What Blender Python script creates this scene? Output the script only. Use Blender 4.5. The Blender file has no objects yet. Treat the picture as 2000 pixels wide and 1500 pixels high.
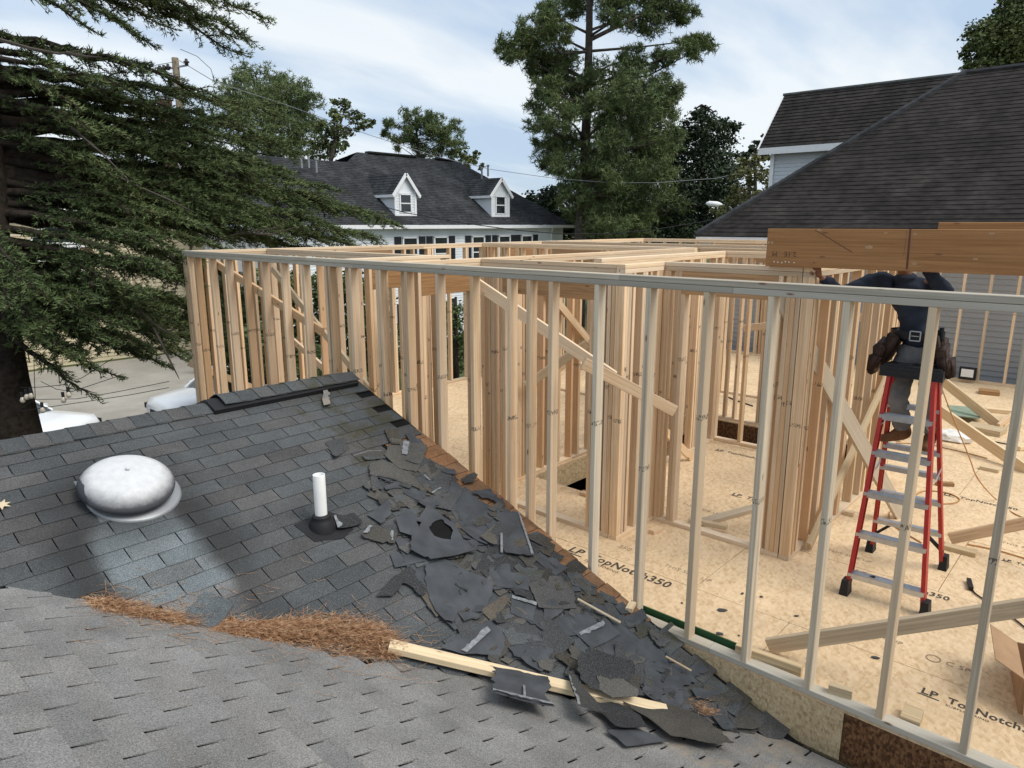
import bpy, bmesh, math, random
import numpy as np
from mathutils import Vector, Matrix, noise, geometry
R = math.radians
sc = bpy.context.scene
COL = sc.collection

# ------------------------------------------------------------------ camera
CAM_F, CAM_P, CAM_A, CAM_H = 1387.0, R(12.68), R(48.09), 2.79
cd = bpy.data.cameras.new('camera'); cam = bpy.data.objects.new('camera', cd); COL.objects.link(cam)
cd.sensor_width = 36.0; cd.lens = CAM_F / 2000 * 36
cd.clip_start = 0.05; cd.clip_end = 3000
cam.location = (0, 0, CAM_H); cam.rotation_euler = (math.pi / 2 - CAM_P, 0, -CAM_A)
sc.camera = cam

# ------------------------------------------------------------------ world and sun
SUN_EL, SUN_AZ = R(52), R(165)        # azimuth clockwise from +Y
w = bpy.data.worlds.new('World'); sc.world = w; w.use_nodes = True
nt = w.node_tree; nt.nodes.clear()
def wn(t, **k):
    n = nt.nodes.new(t)
    for a, b in k.items(): setattr(n, a, b)
    return n
out = wn('ShaderNodeOutputWorld'); bg = wn('ShaderNodeBackground'); bg.inputs[1].default_value = 0.15
sky = wn('ShaderNodeTexSky', sky_type='NISHITA', sun_disc=False, sun_elevation=SUN_EL, sun_rotation=SUN_AZ,
         altitude=50, air_density=1.0, dust_density=1.6, ozone_density=1.4)
tc = wn('ShaderNodeTexCoord')
sep = wn('ShaderNodeSeparateXYZ'); nt.links.new(tc.outputs['Generated'], sep.inputs[0])
zz = wn('ShaderNodeMath', operation='MAXIMUM'); nt.links.new(sep.outputs[2], zz.inputs[0]); zz.inputs[1].default_value = 0.0
za = wn('ShaderNodeMath', operation='ADD'); nt.links.new(zz.outputs[0], za.inputs[0]); za.inputs[1].default_value = 0.22
dx = wn('ShaderNodeMath', operation='DIVIDE'); nt.links.new(sep.outputs[0], dx.inputs[0]); nt.links.new(za.outputs[0], dx.inputs[1])
dy = wn('ShaderNodeMath', operation='DIVIDE'); nt.links.new(sep.outputs[1], dy.inputs[0]); nt.links.new(za.outputs[0], dy.inputs[1])
cmb = wn('ShaderNodeCombineXYZ'); nt.links.new(dx.outputs[0], cmb.inputs[0]); nt.links.new(dy.outputs[0], cmb.inputs[1])
mp = wn('ShaderNodeMapping'); mp.inputs['Rotation'].default_value = (0, 0, R(33)); mp.inputs['Scale'].default_value = (0.8, 2.1, 1); mp.inputs['Location'].default_value = (0.6, 0.35, 0)
nt.links.new(cmb.outputs[0], mp.inputs[0])
n1 = wn('ShaderNodeTexNoise'); n1.inputs['Scale'].default_value = 0.95; n1.inputs['Detail'].default_value = 7; n1.inputs['Roughness'].default_value = 0.52; n1.inputs['Distortion'].default_value = 0.3
nt.links.new(mp.outputs[0], n1.inputs['Vector'])
rp = wn('ShaderNodeValToRGB'); rp.color_ramp.elements[0].position = 0.30; rp.color_ramp.elements[1].position = 0.70
rp.color_ramp.elements[0].color = (0.80, 0.80, 0.80, 1); rp.color_ramp.elements[1].color = (1, 1, 1, 1)
nt.links.new(n1.outputs[0], rp.inputs[0])
mpb = wn('ShaderNodeMapping'); mpb.inputs['Rotation'].default_value = (0, 0, R(33)); mpb.inputs['Scale'].default_value = (0.75, 1.9, 1); mpb.inputs['Location'].default_value = (5.1, 2.2, 0)
nt.links.new(cmb.outputs[0], mpb.inputs[0])
n2 = wn('ShaderNodeTexNoise'); n2.inputs['Scale'].default_value = 1.0; n2.inputs['Detail'].default_value = 5; n2.inputs['Roughness'].default_value = 0.5
nt.links.new(mpb.outputs[0], n2.inputs['Vector'])
rc = wn('ShaderNodeValToRGB'); rc.color_ramp.elements[0].position = 0.40; rc.color_ramp.elements[1].position = 0.60
rc.color_ramp.elements[0].color = (2.55, 3.20, 4.05, 1); rc.color_ramp.elements[1].color = (4.45, 4.70, 4.85, 1)
nt.links.new(n2.outputs[0], rc.inputs[0])
mx = wn('ShaderNodeMix', data_type='RGBA'); nt.links.new(rp.outputs[0], mx.inputs[0])
nt.links.new(sky.outputs[0], mx.inputs[6]); nt.links.new(rc.outputs[0], mx.inputs[7])
nt.links.new(mx.outputs[2], bg.inputs[0]); nt.links.new(bg.outputs[0], out.inputs[0])

sd = bpy.data.lights.new('sun', 'SUN'); sd.energy = 2.0; sd.angle = R(34); sd.color = (1.0, 0.95, 0.87)
sun = bpy.data.objects.new('sun', sd); COL.objects.link(sun)
sdir = Vector((math.sin(SUN_AZ) * math.cos(SUN_EL), math.cos(SUN_AZ) * math.cos(SUN_EL), math.sin(SUN_EL)))
sun.rotation_euler = sdir.to_track_quat('Z', 'Y').to_euler(); sun.location = (0, -20, 30)

sc.view_settings.view_transform = 'Standard'; sc.view_settings.look = 'None'
sc.view_settings.exposure = 0.45; sc.view_settings.gamma = 1.0; sc.view_settings.use_curve_mapping = False
sc.cycles.use_denoising = True
sc.cycles.max_bounces = 6; sc.cycles.diffuse_bounces = 4; sc.cycles.glossy_bounces = 2
sc.cycles.transparent_max_bounces = 8
sc.render.use_persistent_data = False

# ------------------------------------------------------------------ measuring helpers: sight lines onto real planes
_cp, _sp, _ca, _sa = math.cos(CAM_P), math.sin(CAM_P), math.cos(CAM_A), math.sin(CAM_A)
def ray(px, py):
    l = px - 1000; u = -(py - 750)
    f = CAM_F * _cp + u * _sp; up = u * _cp - CAM_F * _sp
    return Vector((l * _ca + f * _sa, -l * _sa + f * _ca, up)), f
def _hit(r, t): return Vector((0, 0, CAM_H)) + r * t
def onz(px, py, z): r, f = ray(px, py); return _hit(r, (z - CAM_H) / r.z)
def onx(px, py, x): r, f = ray(px, py); return _hit(r, x / r.x)
def ony(px, py, y): r, f = ray(px, py); return _hit(r, y / r.y)
def atd(px, py, d): r, f = ray(px, py); return _hit(r, d / f)      # at a distance d in front
def onpl(px, py, n, dd):
    r, f = ray(px, py); return _hit(r, (dd - n[2] * CAM_H) / (n[0] * r.x + n[1] * r.y + n[2] * r.z))
def proj(p):
    l = p[0] * _ca - p[1] * _sa; f = p[0] * _sa + p[1] * _ca; u = p[2] - CAM_H
    zc = f * _cp - u * _sp; yc = u * _cp + f * _sp
    if zc < 0.05: return (-9999, -9999, zc)
    return (1000 + CAM_F * l / zc, 750 - CAM_F * yc / zc, zc)
def inview(p, m=60):
    q = proj(p); return q[2] > 0.05 and -m < q[0] < 2000 + m and -m < q[1] < 1500 + m

# ------------------------------------------------------------------ object helpers
WM = {}
def _link(o, parent, M):
    COL.objects.link(o)
    if parent is not None:
        o.parent = parent; o.matrix_basis = WM[parent.name].inverted() @ M
    else:
        o.matrix_basis = M
    WM[o.name] = M
def trs(loc=(0, 0, 0), rz=0.0, rot=None):
    if rot is not None: return Matrix.Translation(loc) @ rot.to_4x4()
    return Matrix.Translation(loc) @ Matrix.Rotation(rz, 4, 'Z')
def thing(name, label, cat, loc=(0, 0, 0), rz=0.0, group=None, M=None):
    o = bpy.data.objects.new(name, None); o.empty_display_size = 0.2
    _link(o, None, M if M is not None else trs(loc, rz))
    return tag(o, label, cat, group)
def tag(o, label, cat, group=None):
    o['label'] = label; o['category'] = cat
    if group: o['group'] = group
    return o
def obj(name, me, parent=None, M=None, label=None, kind=None):
    o = bpy.data.objects.new(name, me)
    _link(o, parent, M if M is not None else (WM[parent.name] if parent is not None else Matrix.Identity(4)))
    if label: o['label'] = label
    if kind: o['kind'] = kind
    return o
class MB:
    """collects geometry for ONE mesh"""
    def __init__(s): s.v = []; s.f = []; s.m = []
    def add(s, vs, fs, m=0):
        b = len(s.v); s.v += [tuple(v) for v in vs]; s.f += [tuple(b + i for i in f) for f in fs]; s.m += [m] * len(fs)
        return s
    def box(s, c, d, rot=None, m=0):
        x, y, z = d[0] / 2, d[1] / 2, d[2] / 2
        vs = [Vector(p) for p in ((-x, -y, -z), (x, -y, -z), (x, y, -z), (-x, y, -z), (-x, -y, z), (x, -y, z), (x, y, z), (-x, y, z))]
        if rot is not None: vs = [rot @ v for v in vs]
        vs = [v + Vector(c) for v in vs]
        return s.add(vs, [(0, 3, 2, 1), (4, 5, 6, 7), (0, 1, 5, 4), (1, 2, 6, 5), (2, 3, 7, 6), (3, 0, 4, 7)], m)
    def bar(s, p0, p1, w, d, xd=None, m=0):
        M, L = frame(p0, p1, xd); R3 = M.to_3x3()
        return s.box((Vector(p0) + Vector(p1)) / 2, (w, d, L), R3, m)
    def tube(s, pts, rad, n=8, m=0, cap=True):
        pts = [Vector(p) for p in pts]; k = len(pts)
        if not hasattr(rad, '__len__'): rad = [rad] * k
        b = len(s.v); ref = None
        for i, p in enumerate(pts):
            t = (pts[min(i + 1, k - 1)] - pts[max(i - 1, 0)])
            t = t.normalized() if t.length > 1e-9 else Vector((0, 0, 1))
            if ref is None:
                ref = Vector((1, 0, 0)) if abs(t.x) < 0.8 else Vector((0, 1, 0))
            a = (ref - t * ref.dot(t)).normalized(); ref = a; c = t.cross(a)
            for j in range(n):
                an = 2 * math.pi * j / n; s.v.append(tuple(p + (a * math.cos(an) + c * math.sin(an)) * rad[i]))
        for i in range(k - 1):
            for j in range(n):
                s.f.append((b + i * n + j, b + i * n + (j + 1) % n, b + (i + 1) * n + (j + 1) % n, b + (i + 1) * n + j)); s.m.append(m)
        if cap:
            s.f.append(tuple(b + j for j in reversed(range(n)))); s.m.append(m)
            s.f.append(tuple(b + (k - 1) * n + j for j in range(n))); s.m.append(m)
        return s
    def lathe(s, prof, n=24, m=0, c=(0, 0, 0)):
        b = len(s.v); k = len(prof)
        for r, z in prof:
            for j in range(n):
                an = 2 * math.pi * j / n; s.v.append((c[0] + r * math.cos(an), c[1] + r * math.sin(an), c[2] + z))
        for i in range(k - 1):
            for j in range(n):
                s.f.append((b + i * n + j, b + i * n + (j + 1) % n, b + (i + 1) * n + (j + 1) % n, b + (i + 1) * n + j)); s.m.append(m)
        return s
    def prism(s, poly, z0, z1, M=None, m=0):
        n = len(poly); vs = [Vector((p[0], p[1], z0)) for p in poly] + [Vector((p[0], p[1], z1)) for p in poly]
        if M is not None: vs = [M @ v for v in vs]
        return s.add(vs, [tuple(reversed(range(n))), tuple(range(n, 2 * n))] + [(i, (i + 1) % n, n + (i + 1) % n, n + i) for i in range(n)], m)
    def mesh(s, name, mats, smooth=False, merge=False):
        me = bpy.data.meshes.new(name); me.from_pydata(s.v, [], s.f)
        for mt in (mats if isinstance(mats, (list, tuple)) else [mats]): me.materials.append(mt)
        if len(me.materials) > 1: me.polygons.foreach_set('material_index', s.m)
        if smooth: me.polygons.foreach_set('use_smooth', [True] * len(me.polygons))
        me.update()
        return me
def frame(p0, p1, xd=None):
    p0, p1 = Vector(p0), Vector(p1); z = p1 - p0; L = z.length; z.normalize()
    if xd is None: xd = Vector((1, 0, 0)) if abs(z.x) < 0.9 else Vector((0, 1, 0))
    xd = Vector(xd); x = (xd - z * xd.dot(z)).normalized(); y = z.cross(x)
    M = Matrix.Identity(4)
    for i in range(3): M[i][0] = x[i]; M[i][1] = y[i]; M[i][2] = z[i]; M[i][3] = p0[i]
    return M, L
_lum = {}
def lumber_mesh(wd, dp, L, mt):
    key = (round(wd, 3), round(dp, 3), round(L, 2), mt.name)
    if key in _lum: return _lum[key]
    c = 0.003; x, y = wd / 2, dp / 2
    sec = [(-x + c, -y), (x - c, -y), (x, -y + c), (x, y - c), (x - c, y), (-x + c, y), (-x, y - c), (-x, -y + c)]
    _lum[key] = MB().prism(sec, 0, L).mesh('lumber', mt)
    return _lum[key]
def lumber(name, p0, p1, wd, dp, mt, parent=None, xd=None, label=None):
    """a piece of timber from p0 to p1; wd along xd, dp across"""
    M, L = frame(p0, p1, xd)
    return obj(name, lumber_mesh(wd, dp, L, mt), parent, M, label)
def fbm(x, y, z=0.0): return noise.fractal(Vector((x, y, z)), 1.0, 2.0, 4)
def np_mesh(name, V, F, mt, nper):
    """fast mesh from numpy: F rows of nper indices"""
    me = bpy.data.meshes.new(name)
    me.vertices.add(len(V)); me.vertices.foreach_set('co', np.asarray(V, dtype=np.float32).ravel())
    nf = len(F); me.loops.add(nf * nper); me.loops.foreach_set('vertex_index', np.asarray(F, dtype=np.int32).ravel())
    me.polygons.add(nf); me.polygons.foreach_set('loop_start', np.arange(0, nf * nper, nper, dtype=np.int32))
    me.materials.append(mt); me.update(calc_edges=True)
    return me
# ------------------------------------------------------------------ materials
class NT:
    def __init__(s, name, rough=0.8, spec=0.3):
        s.m = bpy.data.materials.new(name); s.m.use_nodes = True; s.t = s.m.node_tree
        s.b = s.t.nodes['Principled BSDF']; s.b.inputs['Roughness'].default_value = rough
        s.b.inputs['Specular IOR Level'].default_value = spec
        s.x = s.t.nodes.new('ShaderNodeTexCoord')
    def n(s, t, ins=None, **k):
        q = s.t.nodes.new(t)
        for a, b in k.items(): setattr(q, a, b)
        for a, b in (ins or {}).items(): s.put(q.inputs[a], b)
        return q
    def put(s, sock, v):
        if isinstance(v, bpy.types.NodeSocket): s.t.links.new(v, sock)
        elif isinstance(v, bpy.types.Node): s.t.links.new(v.outputs[0], sock)
        else: sock.default_value = v
    def math(s, op, a, b=0.0, c=None, clamp=False):
        q = s.n('ShaderNodeMath', {0: a, 1: b}, operation=op, use_clamp=clamp)
        if c is not None: s.put(q.inputs[2], c)
        return q.outputs[0]
    def vmath(s, op, a, b): return s.n('ShaderNodeVectorMath', {0: a, 1: b}, operation=op).outputs[0]
    def obj(s): return s.x.outputs['Object']
    def pos(s): return s.n('ShaderNodeNewGeometry').outputs['Position']
    def rand(s): return s.n('ShaderNodeObjectInfo').outputs['Random']
    def scale(s, v, sc_): return s.n('ShaderNodeMapping', {0: v, 3: sc_}).outputs[0]
    def noise(s, v, scale=5, detail=3, rough=0.5, dist=0.0):
        return s.n('ShaderNodeTexNoise', {'Vector': v, 'Scale': scale, 'Detail': detail, 'Roughness': rough, 'Distortion': dist}).outputs[0]
    def vor(s, v, scale=5, out=0, rnd=1.0, feature='F1'):
        return s.n('ShaderNodeTexVoronoi', {'Vector': v, 'Scale': scale, 'Randomness': rnd}, feature=feature).outputs[out]
    def ramp(s, f, *stops):
        q = s.n('ShaderNodeValToRGB', {0: f}); e = q.color_ramp.elements
        while len(e) < len(stops): e.new(0.5)
        for i, (p, c) in enumerate(stops):
            e[i].position = p; e[i].color = tuple(c) + (1,) if hasattr(c, '__len__') else (c, c, c, 1)
        return q.outputs[0]
    def mix(s, f, a, b, mode='MIX'):
        q = s.n('ShaderNodeMix', data_type='RGBA', blend_type=mode)
        for i, v in ((0, f), (6, a), (7, b)):
            if isinstance(v, (tuple, list)) and len(v) == 3: v = tuple(v) + (1,)
            s.put(q.inputs[i], v)
        return q.outputs[2]
    def col(s, v):
        if isinstance(v, (tuple, list)) and len(v) == 3: v = tuple(v) + (1,)
        s.put(s.b.inputs['Base Color'], v); return s
    def bump(s, h, strength=0.3, dist=0.01):
        q = s.n('ShaderNodeBump', {'Height': h, 'Strength': strength, 'Distance': dist}); s.put(s.b.inputs['Normal'], q.outputs[0]); return s
    def rough(s, v): s.put(s.b.inputs['Roughness'], v); return s

def wood(name, light, dark, grey, grey_amt=0.5, stamp=None, knots=True):
    t = NT(name, 0.78, 0.25); r = t.rand()
    off = t.n('ShaderNodeCombineXYZ', {0: t.math('MULTIPLY', r, 37.0), 1: t.math('MULTIPLY', r, 91.0), 2: t.math('MULTIPLY', r, 53.0)}).outputs[0]
    v = t.vmath('ADD', t.obj(), off)
    g = t.noise(t.scale(v, (34, 34, 1.1)), 1.0, 6, 0.6, 1.2)
    c = t.ramp(g, (0.36, dark), (0.58, light))
    c = t.mix(1.0, c, t.ramp(t.noise(t.scale(v, (90, 90, 0.8)), 1.0, 3, 0.6), (0.32, 0.80), (0.6, 1.04)), 'MULTIPLY')
    rr = t.math('FRACT', t.math('MULTIPLY', r, 7.31))
    c = t.mix(t.math('MULTIPLY', rr, grey_amt), c, grey)
    if stamp:
        r3 = t.math('FRACT', t.math('MULTIPLY', r, 29.3)); c = t.mix(t.ramp(r3, (0.78, 0.0), (0.86, 0.55)), c, (dark[0] * 0.95, dark[1] * 0.82, dark[2] * 0.66))
    r2 = t.math('FRACT', t.math('MULTIPLY', r, 17.7))
    c = t.mix(1.0, c, t.ramp(r2, (0.0, 0.72), (0.5, 0.95), (1.0, 1.12)), 'MULTIPLY')
    br = t.noise(v, 2.2, 3, 0.6)
    c = t.mix(t.ramp(br, (0.5, 0.0), (0.75, 0.25)), c, (dark[0] * 0.8, dark[1] * 0.75, dark[2] * 0.7))
    if knots:
        kd = t.vor(t.scale(v, (9, 9, 2.6)), 1.0, 0)
        c = t.mix(t.ramp(kd, (0.035, 0.9), (0.085, 0.0)), c, (0.17, 0.085, 0.04))
    if stamp:
        z = t.n('ShaderNodeSeparateXYZ', {0: t.obj()}).outputs[2]
        zz = t.math('ADD', z, t.math('MULTIPLY', rr, -0.5))
        band = t.math('MULTIPLY', t.math('GREATER_THAN', zz, stamp), t.math('LESS_THAN', zz, stamp + 0.035))
        st = t.math('GREATER_THAN', t.noise(t.scale(v, (170, 170, 55)), 1.0, 0), 0.52)
        c = t.mix(t.math('MULTIPLY', t.math('MULTIPLY', band, st), 0.8), c, (0.05, 0.045, 0.04))
    t.col(c); t.bump(g, 0.25, 0.004)
    return t.m
M = {}
M['stud'] = wood('stud_wood', (0.84, 0.625, 0.40), (0.66, 0.435, 0.245), (0.70, 0.58, 0.44), 0.6, 1.05)
M['stud_pale'] = wood('pale_stud_wood', (0.74, 0.63, 0.47), (0.60, 0.48, 0.34), (0.62, 0.56, 0.46), 0.6, 1.05)
M['plate_grey'] = wood('weathered_plate_wood', (0.60, 0.54, 0.43), (0.48, 0.41, 0.31), (0.52, 0.49, 0.42), 0.7)
M['plate'] = wood('plate_wood', (0.82, 0.625, 0.41), (0.68, 0.48, 0.29), (0.70, 0.60, 0.47), 0.6)
M['lvl'] = wood('beam_wood', (0.40, 0.205, 0.085), (0.30, 0.145, 0.055), (0.40, 0.22, 0.10), 0.25)
M['header'] = wood('header_wood', (0.50, 0.28, 0.12), (0.33, 0.17, 0.075), (0.40, 0.30, 0.20), 0.5)
M['greywood'] = wood('weathered_wood', (0.55, 0.45, 0.32), (0.42, 0.33, 0.22), (0.5, 0.44, 0.35), 0.6)
M['pale'] = wood('pale_wood', (0.74, 0.58, 0.36), (0.62, 0.45, 0.26), (0.7, 0.6, 0.44), 0.5)
M['deck'] = wood('roof_deck_wood', (0.36, 0.18, 0.08), (0.20, 0.10, 0.05), (0.25, 0.16, 0.10), 0.6)

def flat(name, c, rough=0.6, spec=0.3, metal=0.0, var=0.12, sc_=6.0):
    t = NT(name, rough, spec); t.b.inputs['Metallic'].default_value = metal
    n_ = t.noise(t.obj(), sc_, 4, 0.6)
    lo = tuple(x * (1 - var) for x in c); hi = tuple(min(1, x * (1 + var)) for x in c)
    t.col(t.ramp(n_, (0.3, lo), (0.7, hi)))
    return t.m

def shingle(name, base, alt, lo, hi, grain=0.5, stains=False):
    t = NT(name, 0.92, 0.2); p = t.pos(); r = t.rand()
    g = t.noise(p, 150.0, 3, 0.75)
    r2 = t.math('FRACT', t.math('MULTIPLY', r, 11.3))
    c = t.mix(t.ramp(r2, (0.35, 0.0), (0.85, 1.0)), base, alt)
    c = t.mix(1.0, c, t.ramp(t.math('FRACT', t.math('MULTIPLY', r, 5.7)), (0.0, lo), (1.0, hi)), 'MULTIPLY')
    c = t.mix(1.0, c, t.ramp(g, (0.30, 1 - grain), (0.5, 1.0), (0.72, 1 + 1.1 * grain)), 'MULTIPLY')
    m_ = t.noise(p, 3.2, 4, 0.6); c = t.mix(1.0, c, t.ramp(m_, (0.3, 0.78), (0.7, 1.14)), 'MULTIPLY')
    sp = t.noise(p, 420.0, 0); c = t.mix(t.ramp(sp, (0.68, 0.0), (0.74, 0.5)), c, (0.42, 0.42, 0.42))
    if name == 'grey_shingle':
        s_ = t.n('ShaderNodeSeparateXYZ', {0: p}); sm = t.math('MULTIPLY', t.math('GREATER_THAN', s_.outputs[0], 3.0), t.ramp(t.noise(t.scale(p, (1.2, 3.0, 1)), 2.6, 5, 0.7), (0.47, 0.0), (0.66, 0.7)))
        c = t.mix(sm, c, (0.33, 0.27, 0.20))
    if stains:
        s_ = t.n('ShaderNodeSeparateXYZ', {0: p}); X, Y = s_.outputs[0], s_.outputs[1]
        wob = t.math('MULTIPLY', t.math('SUBTRACT', t.noise(p, 2.5, 3), 0.5), 0.22)
        d = t.math('ABSOLUTE', t.math('SUBTRACT', t.math('ADD', X, wob), 1.52))
        below = t.ramp(t.math('SUBTRACT', 5.15, Y), (0.42, 0.0), (0.55, 1.0))          # starts under the vent cap
        fade = t.ramp(t.math('MULTIPLY', t.math('SUBTRACT', 5.0, Y), 0.5), (0.45, 1.0), (0.85, 0.0))
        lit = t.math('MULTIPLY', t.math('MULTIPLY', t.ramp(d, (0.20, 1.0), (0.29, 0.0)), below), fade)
        soot = t.math('MULTIPLY', t.math('MULTIPLY', t.ramp(d, (0.24, 0.0), (0.32, 1.0), (0.40, 1.0), (0.62, 0.0)), below), fade)
        c = t.mix(t.math('MULTIPLY', soot, 0.62), c, (0.022, 0.021, 0.021))
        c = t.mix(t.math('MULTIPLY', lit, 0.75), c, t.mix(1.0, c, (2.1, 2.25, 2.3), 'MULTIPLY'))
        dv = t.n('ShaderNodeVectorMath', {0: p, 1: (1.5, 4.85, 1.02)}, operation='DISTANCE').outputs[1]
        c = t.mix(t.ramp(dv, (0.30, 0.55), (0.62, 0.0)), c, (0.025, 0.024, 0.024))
        moss = t.math('MULTIPLY', t.ramp(X, (0.0, 0.0), (1.0, 0.0)), 1.0)
        mm = t.math('MULTIPLY', t.math('GREATER_THAN', X, 3.15), t.ramp(t.noise(p, 5.0, 5, 0.7), (0.48, 0.0), (0.62, 0.7)))
        c = t.mix(mm, c, (0.055, 0.05, 0.025))
    t.col(c); t.bump(g, 0.5, 0.004)
    return t.m
M['shingle_dark'] = shingle('dark_shingle', (0.074, 0.081, 0.084), (0.080, 0.078, 0.077), 0.80, 1.16, 0.55, True)
M['shingle_grey'] = shingle('grey_shingle', (0.214, 0.207, 0.196), (0.200, 0.197, 0.189), 0.90, 1.08, 0.62)
M['shingle_torn'] = shingle('torn_shingle', (0.052, 0.054, 0.056), (0.070, 0.064, 0.054), 0.5, 1.5, 0.45)
M['torn_brown'] = shingle('torn_shingle_brown', (0.085, 0.072, 0.055), (0.060, 0.056, 0.050), 0.6, 1.4, 0.4)
M['felt'] = flat('asphalt_felt', (0.058, 0.063, 0.070), 0.75, 0.35, 0, 0.35, 5.0)
M['asphalt_shade'] = flat('asphalt_shade_black', (0.012, 0.012, 0.012), 0.95, 0.1)  # near-black asphalt, with the shade of slots and butt edges painted in
M['farroof'] = None
def roofmat(name, base, course, dirz=True, streak=0.35):
    """far shingles: course lines follow the height of the slope"""
    t = NT(name, 0.9, 0.2); p = t.pos()
    z = t.n('ShaderNodeSeparateXYZ', {0: p}).outputs[2]
    f = t.math('FRACT', t.math('DIVIDE', z, course))
    c = t.ramp(t.noise(t.scale(p, (1.0, 1.0, 0.25)), 0.9, 5, 0.65), (0.3, tuple(x * (1 - streak) for x in base)), (0.7, tuple(x * (1 + streak) for x in base)))
    c = t.mix(1.0, c, t.ramp(t.noise(t.scale(p, (5, 5, 16)), 1.0, 3), (0.3, 0.6), (0.7, 1.45)), 'MULTIPLY')
    c = t.mix(1.0, c, t.ramp(t.noise(t.scale(p, (1.6, 1.6, 0.12)), 1.0, 4), (0.35, 0.72), (0.7, 1.4)), 'MULTIPLY')
    t.col(c); return t.m
M['roof_black'] = roofmat('black_roof_shingle', (0.027, 0.0235, 0.0215), 0.055)
M['roof_dark'] = roofmat('charcoal_roof_shingle', (0.036, 0.038, 0.041), 0.07)

def osb(name, a, b, dk, sc_=26.0, con=1.0, spots=False):
    t = NT(name, 0.8, 0.25); p = t.pos() if spots else t.obj()
    v1 = t.vor(t.scale(p, (1.0, 2.2, 1.0)), sc_, 1); v2 = t.vor(t.scale(t.n('ShaderNodeMapping', {0: p, 2: (0.5, 0.2, 0.9)}).outputs[0], (2.4, 1.0, 1.6)), sc_ * 0.8, 1)
    f = t.math('MULTIPLY', t.math('ADD', t.n('ShaderNodeSeparateColor', {0: v1}).outputs[0], t.n('ShaderNodeSeparateColor', {0: v2}).outputs[1]), 0.5)
    c = t.ramp(f, (0.5 - 0.45 * con, dk), (0.45, a), (0.5 + 0.4 * con, b))
    n_ = t.noise(p, 1.7, 5, 0.6); c = t.mix(1.0, c, t.ramp(n_, (0.3, 0.88), (0.7, 1.06)), 'MULTIPLY')
    if spots:
        d = t.noise(p, 55.0, 1); c = t.mix(t.ramp(d, (0.78, 0.0), (0.82, 0.4)), c, (0.22, 0.15, 0.09))
        d2 = t.noise(p, 0.9, 6, 0.75); c = t.mix(t.ramp(d2, (0.56, 0.0), (0.72, 0.4)), c, (0.42, 0.30, 0.19))
        d3 = t.noise(t.scale(p, (1, 4, 1)), 9.0, 5, 0.8); c = t.mix(t.ramp(d3, (0.6, 0.0), (0.72, 0.35)), c, (0.36, 0.23, 0.12))
    t.col(c); t.bump(f, 0.15, 0.003); return t.m
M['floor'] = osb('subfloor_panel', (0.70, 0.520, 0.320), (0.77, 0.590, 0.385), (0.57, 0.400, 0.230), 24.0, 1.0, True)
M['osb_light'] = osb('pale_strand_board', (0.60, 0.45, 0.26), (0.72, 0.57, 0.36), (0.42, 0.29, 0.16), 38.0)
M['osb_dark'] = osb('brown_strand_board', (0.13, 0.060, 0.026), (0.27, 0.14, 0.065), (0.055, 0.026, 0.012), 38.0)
def siding(name, c, course, axis_z=True):
    t = NT(name, 0.55, 0.35); n_ = t.noise(t.pos(), 1.2, 4)
    t.col(t.ramp(n_, (0.3, tuple(x * 0.9 for x in c)), (0.7, tuple(min(1, x * 1.05) for x in c)))); return t.m
M['siding_grey'] = siding('grey_vinyl_siding', (0.36, 0.375, 0.385), 0.1)
M['siding_pale'] = siding('pale_grey_vinyl_siding', (0.56, 0.60, 0.64), 0.1)
M['siding_white'] = siding('white_vinyl_siding', (0.74, 0.77, 0.80), 0.1)
M['siding_tan'] = siding('tan_vinyl_siding', (0.58, 0.50, 0.34), 0.1)
M['trim'] = flat('white_trim_paint', (0.80, 0.81, 0.82), 0.5, 0.4, 0, 0.05)
M['shutter'] = flat('black_shutter_paint', (0.018, 0.02, 0.024), 0.5)
M['shutter_brown'] = flat('brown_shutter_paint', (0.13, 0.055, 0.035), 0.6)
M['glass'] = flat('dark_window_glass', (0.02, 0.025, 0.03), 0.06, 0.6, 0, 0.3, 1.0)
M['pvc'] = flat('white_pvc', (0.82, 0.82, 0.80), 0.4, 0.4, 0, 0.04)
M['rubber'] = flat('black_rubber', (0.016, 0.016, 0.018), 0.6)
M['red'] = flat('red_fibreglass', (0.42, 0.028, 0.022), 0.42, 0.4, 0, 0.12, 12)
M['alu'] = flat('ladder_aluminium', (0.55, 0.57, 0.60), 0.38, 0.5, 0.85, 0.12, 20)
M['black_plastic'] = flat('black_plastic', (0.02, 0.021, 0.024), 0.5)
M['adhesive'] = flat('white_release_strip', (0.21, 0.22, 0.23), 0.4, 0.4, 0, 0.45, 30)
M['ink'] = flat('black_print_ink', (0.07, 0.06, 0.05), 0.8, 0.2, 0, 0.3, 60)
M['ink_faint'] = flat('faded_print_ink', (0.33, 0.24, 0.15), 0.8, 0.2, 0, 0.25, 60)
M['green'] = flat('green_membrane', (0.018, 0.075, 0.028), 0.5)
M['greenboard'] = flat('pale_green_board', (0.25, 0.32, 0.24), 0.7)
M['card'] = flat('brown_cardboard', (0.40, 0.25, 0.14), 0.8)
M['cord_orange'] = flat('tan_air_hose', (0.45, 0.22, 0.07), 0.5)
M['cord_black'] = flat('black_cord', (0.015, 0.015, 0.015), 0.5)
M['car'] = flat('white_car_paint', (0.80, 0.82, 0.84), 0.2, 0.6, 0, 0.02)
M['bulb'] = flat('clear_bulb_glass', (0.5, 0.45, 0.36), 0.1, 0.6)
M['bark_dark'] = flat('dark_bark', (0.035, 0.028, 0.022), 0.95, 0.1, 0, 0.5, 14)
M['bark_grey'] = flat('grey_bark', (0.085, 0.072, 0.062), 0.95, 0.1, 0, 0.4, 5)
M['pole'] = flat('weathered_pole_wood', (0.20, 0.165, 0.12), 0.9, 0.1, 0, 0.3, 8)
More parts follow.
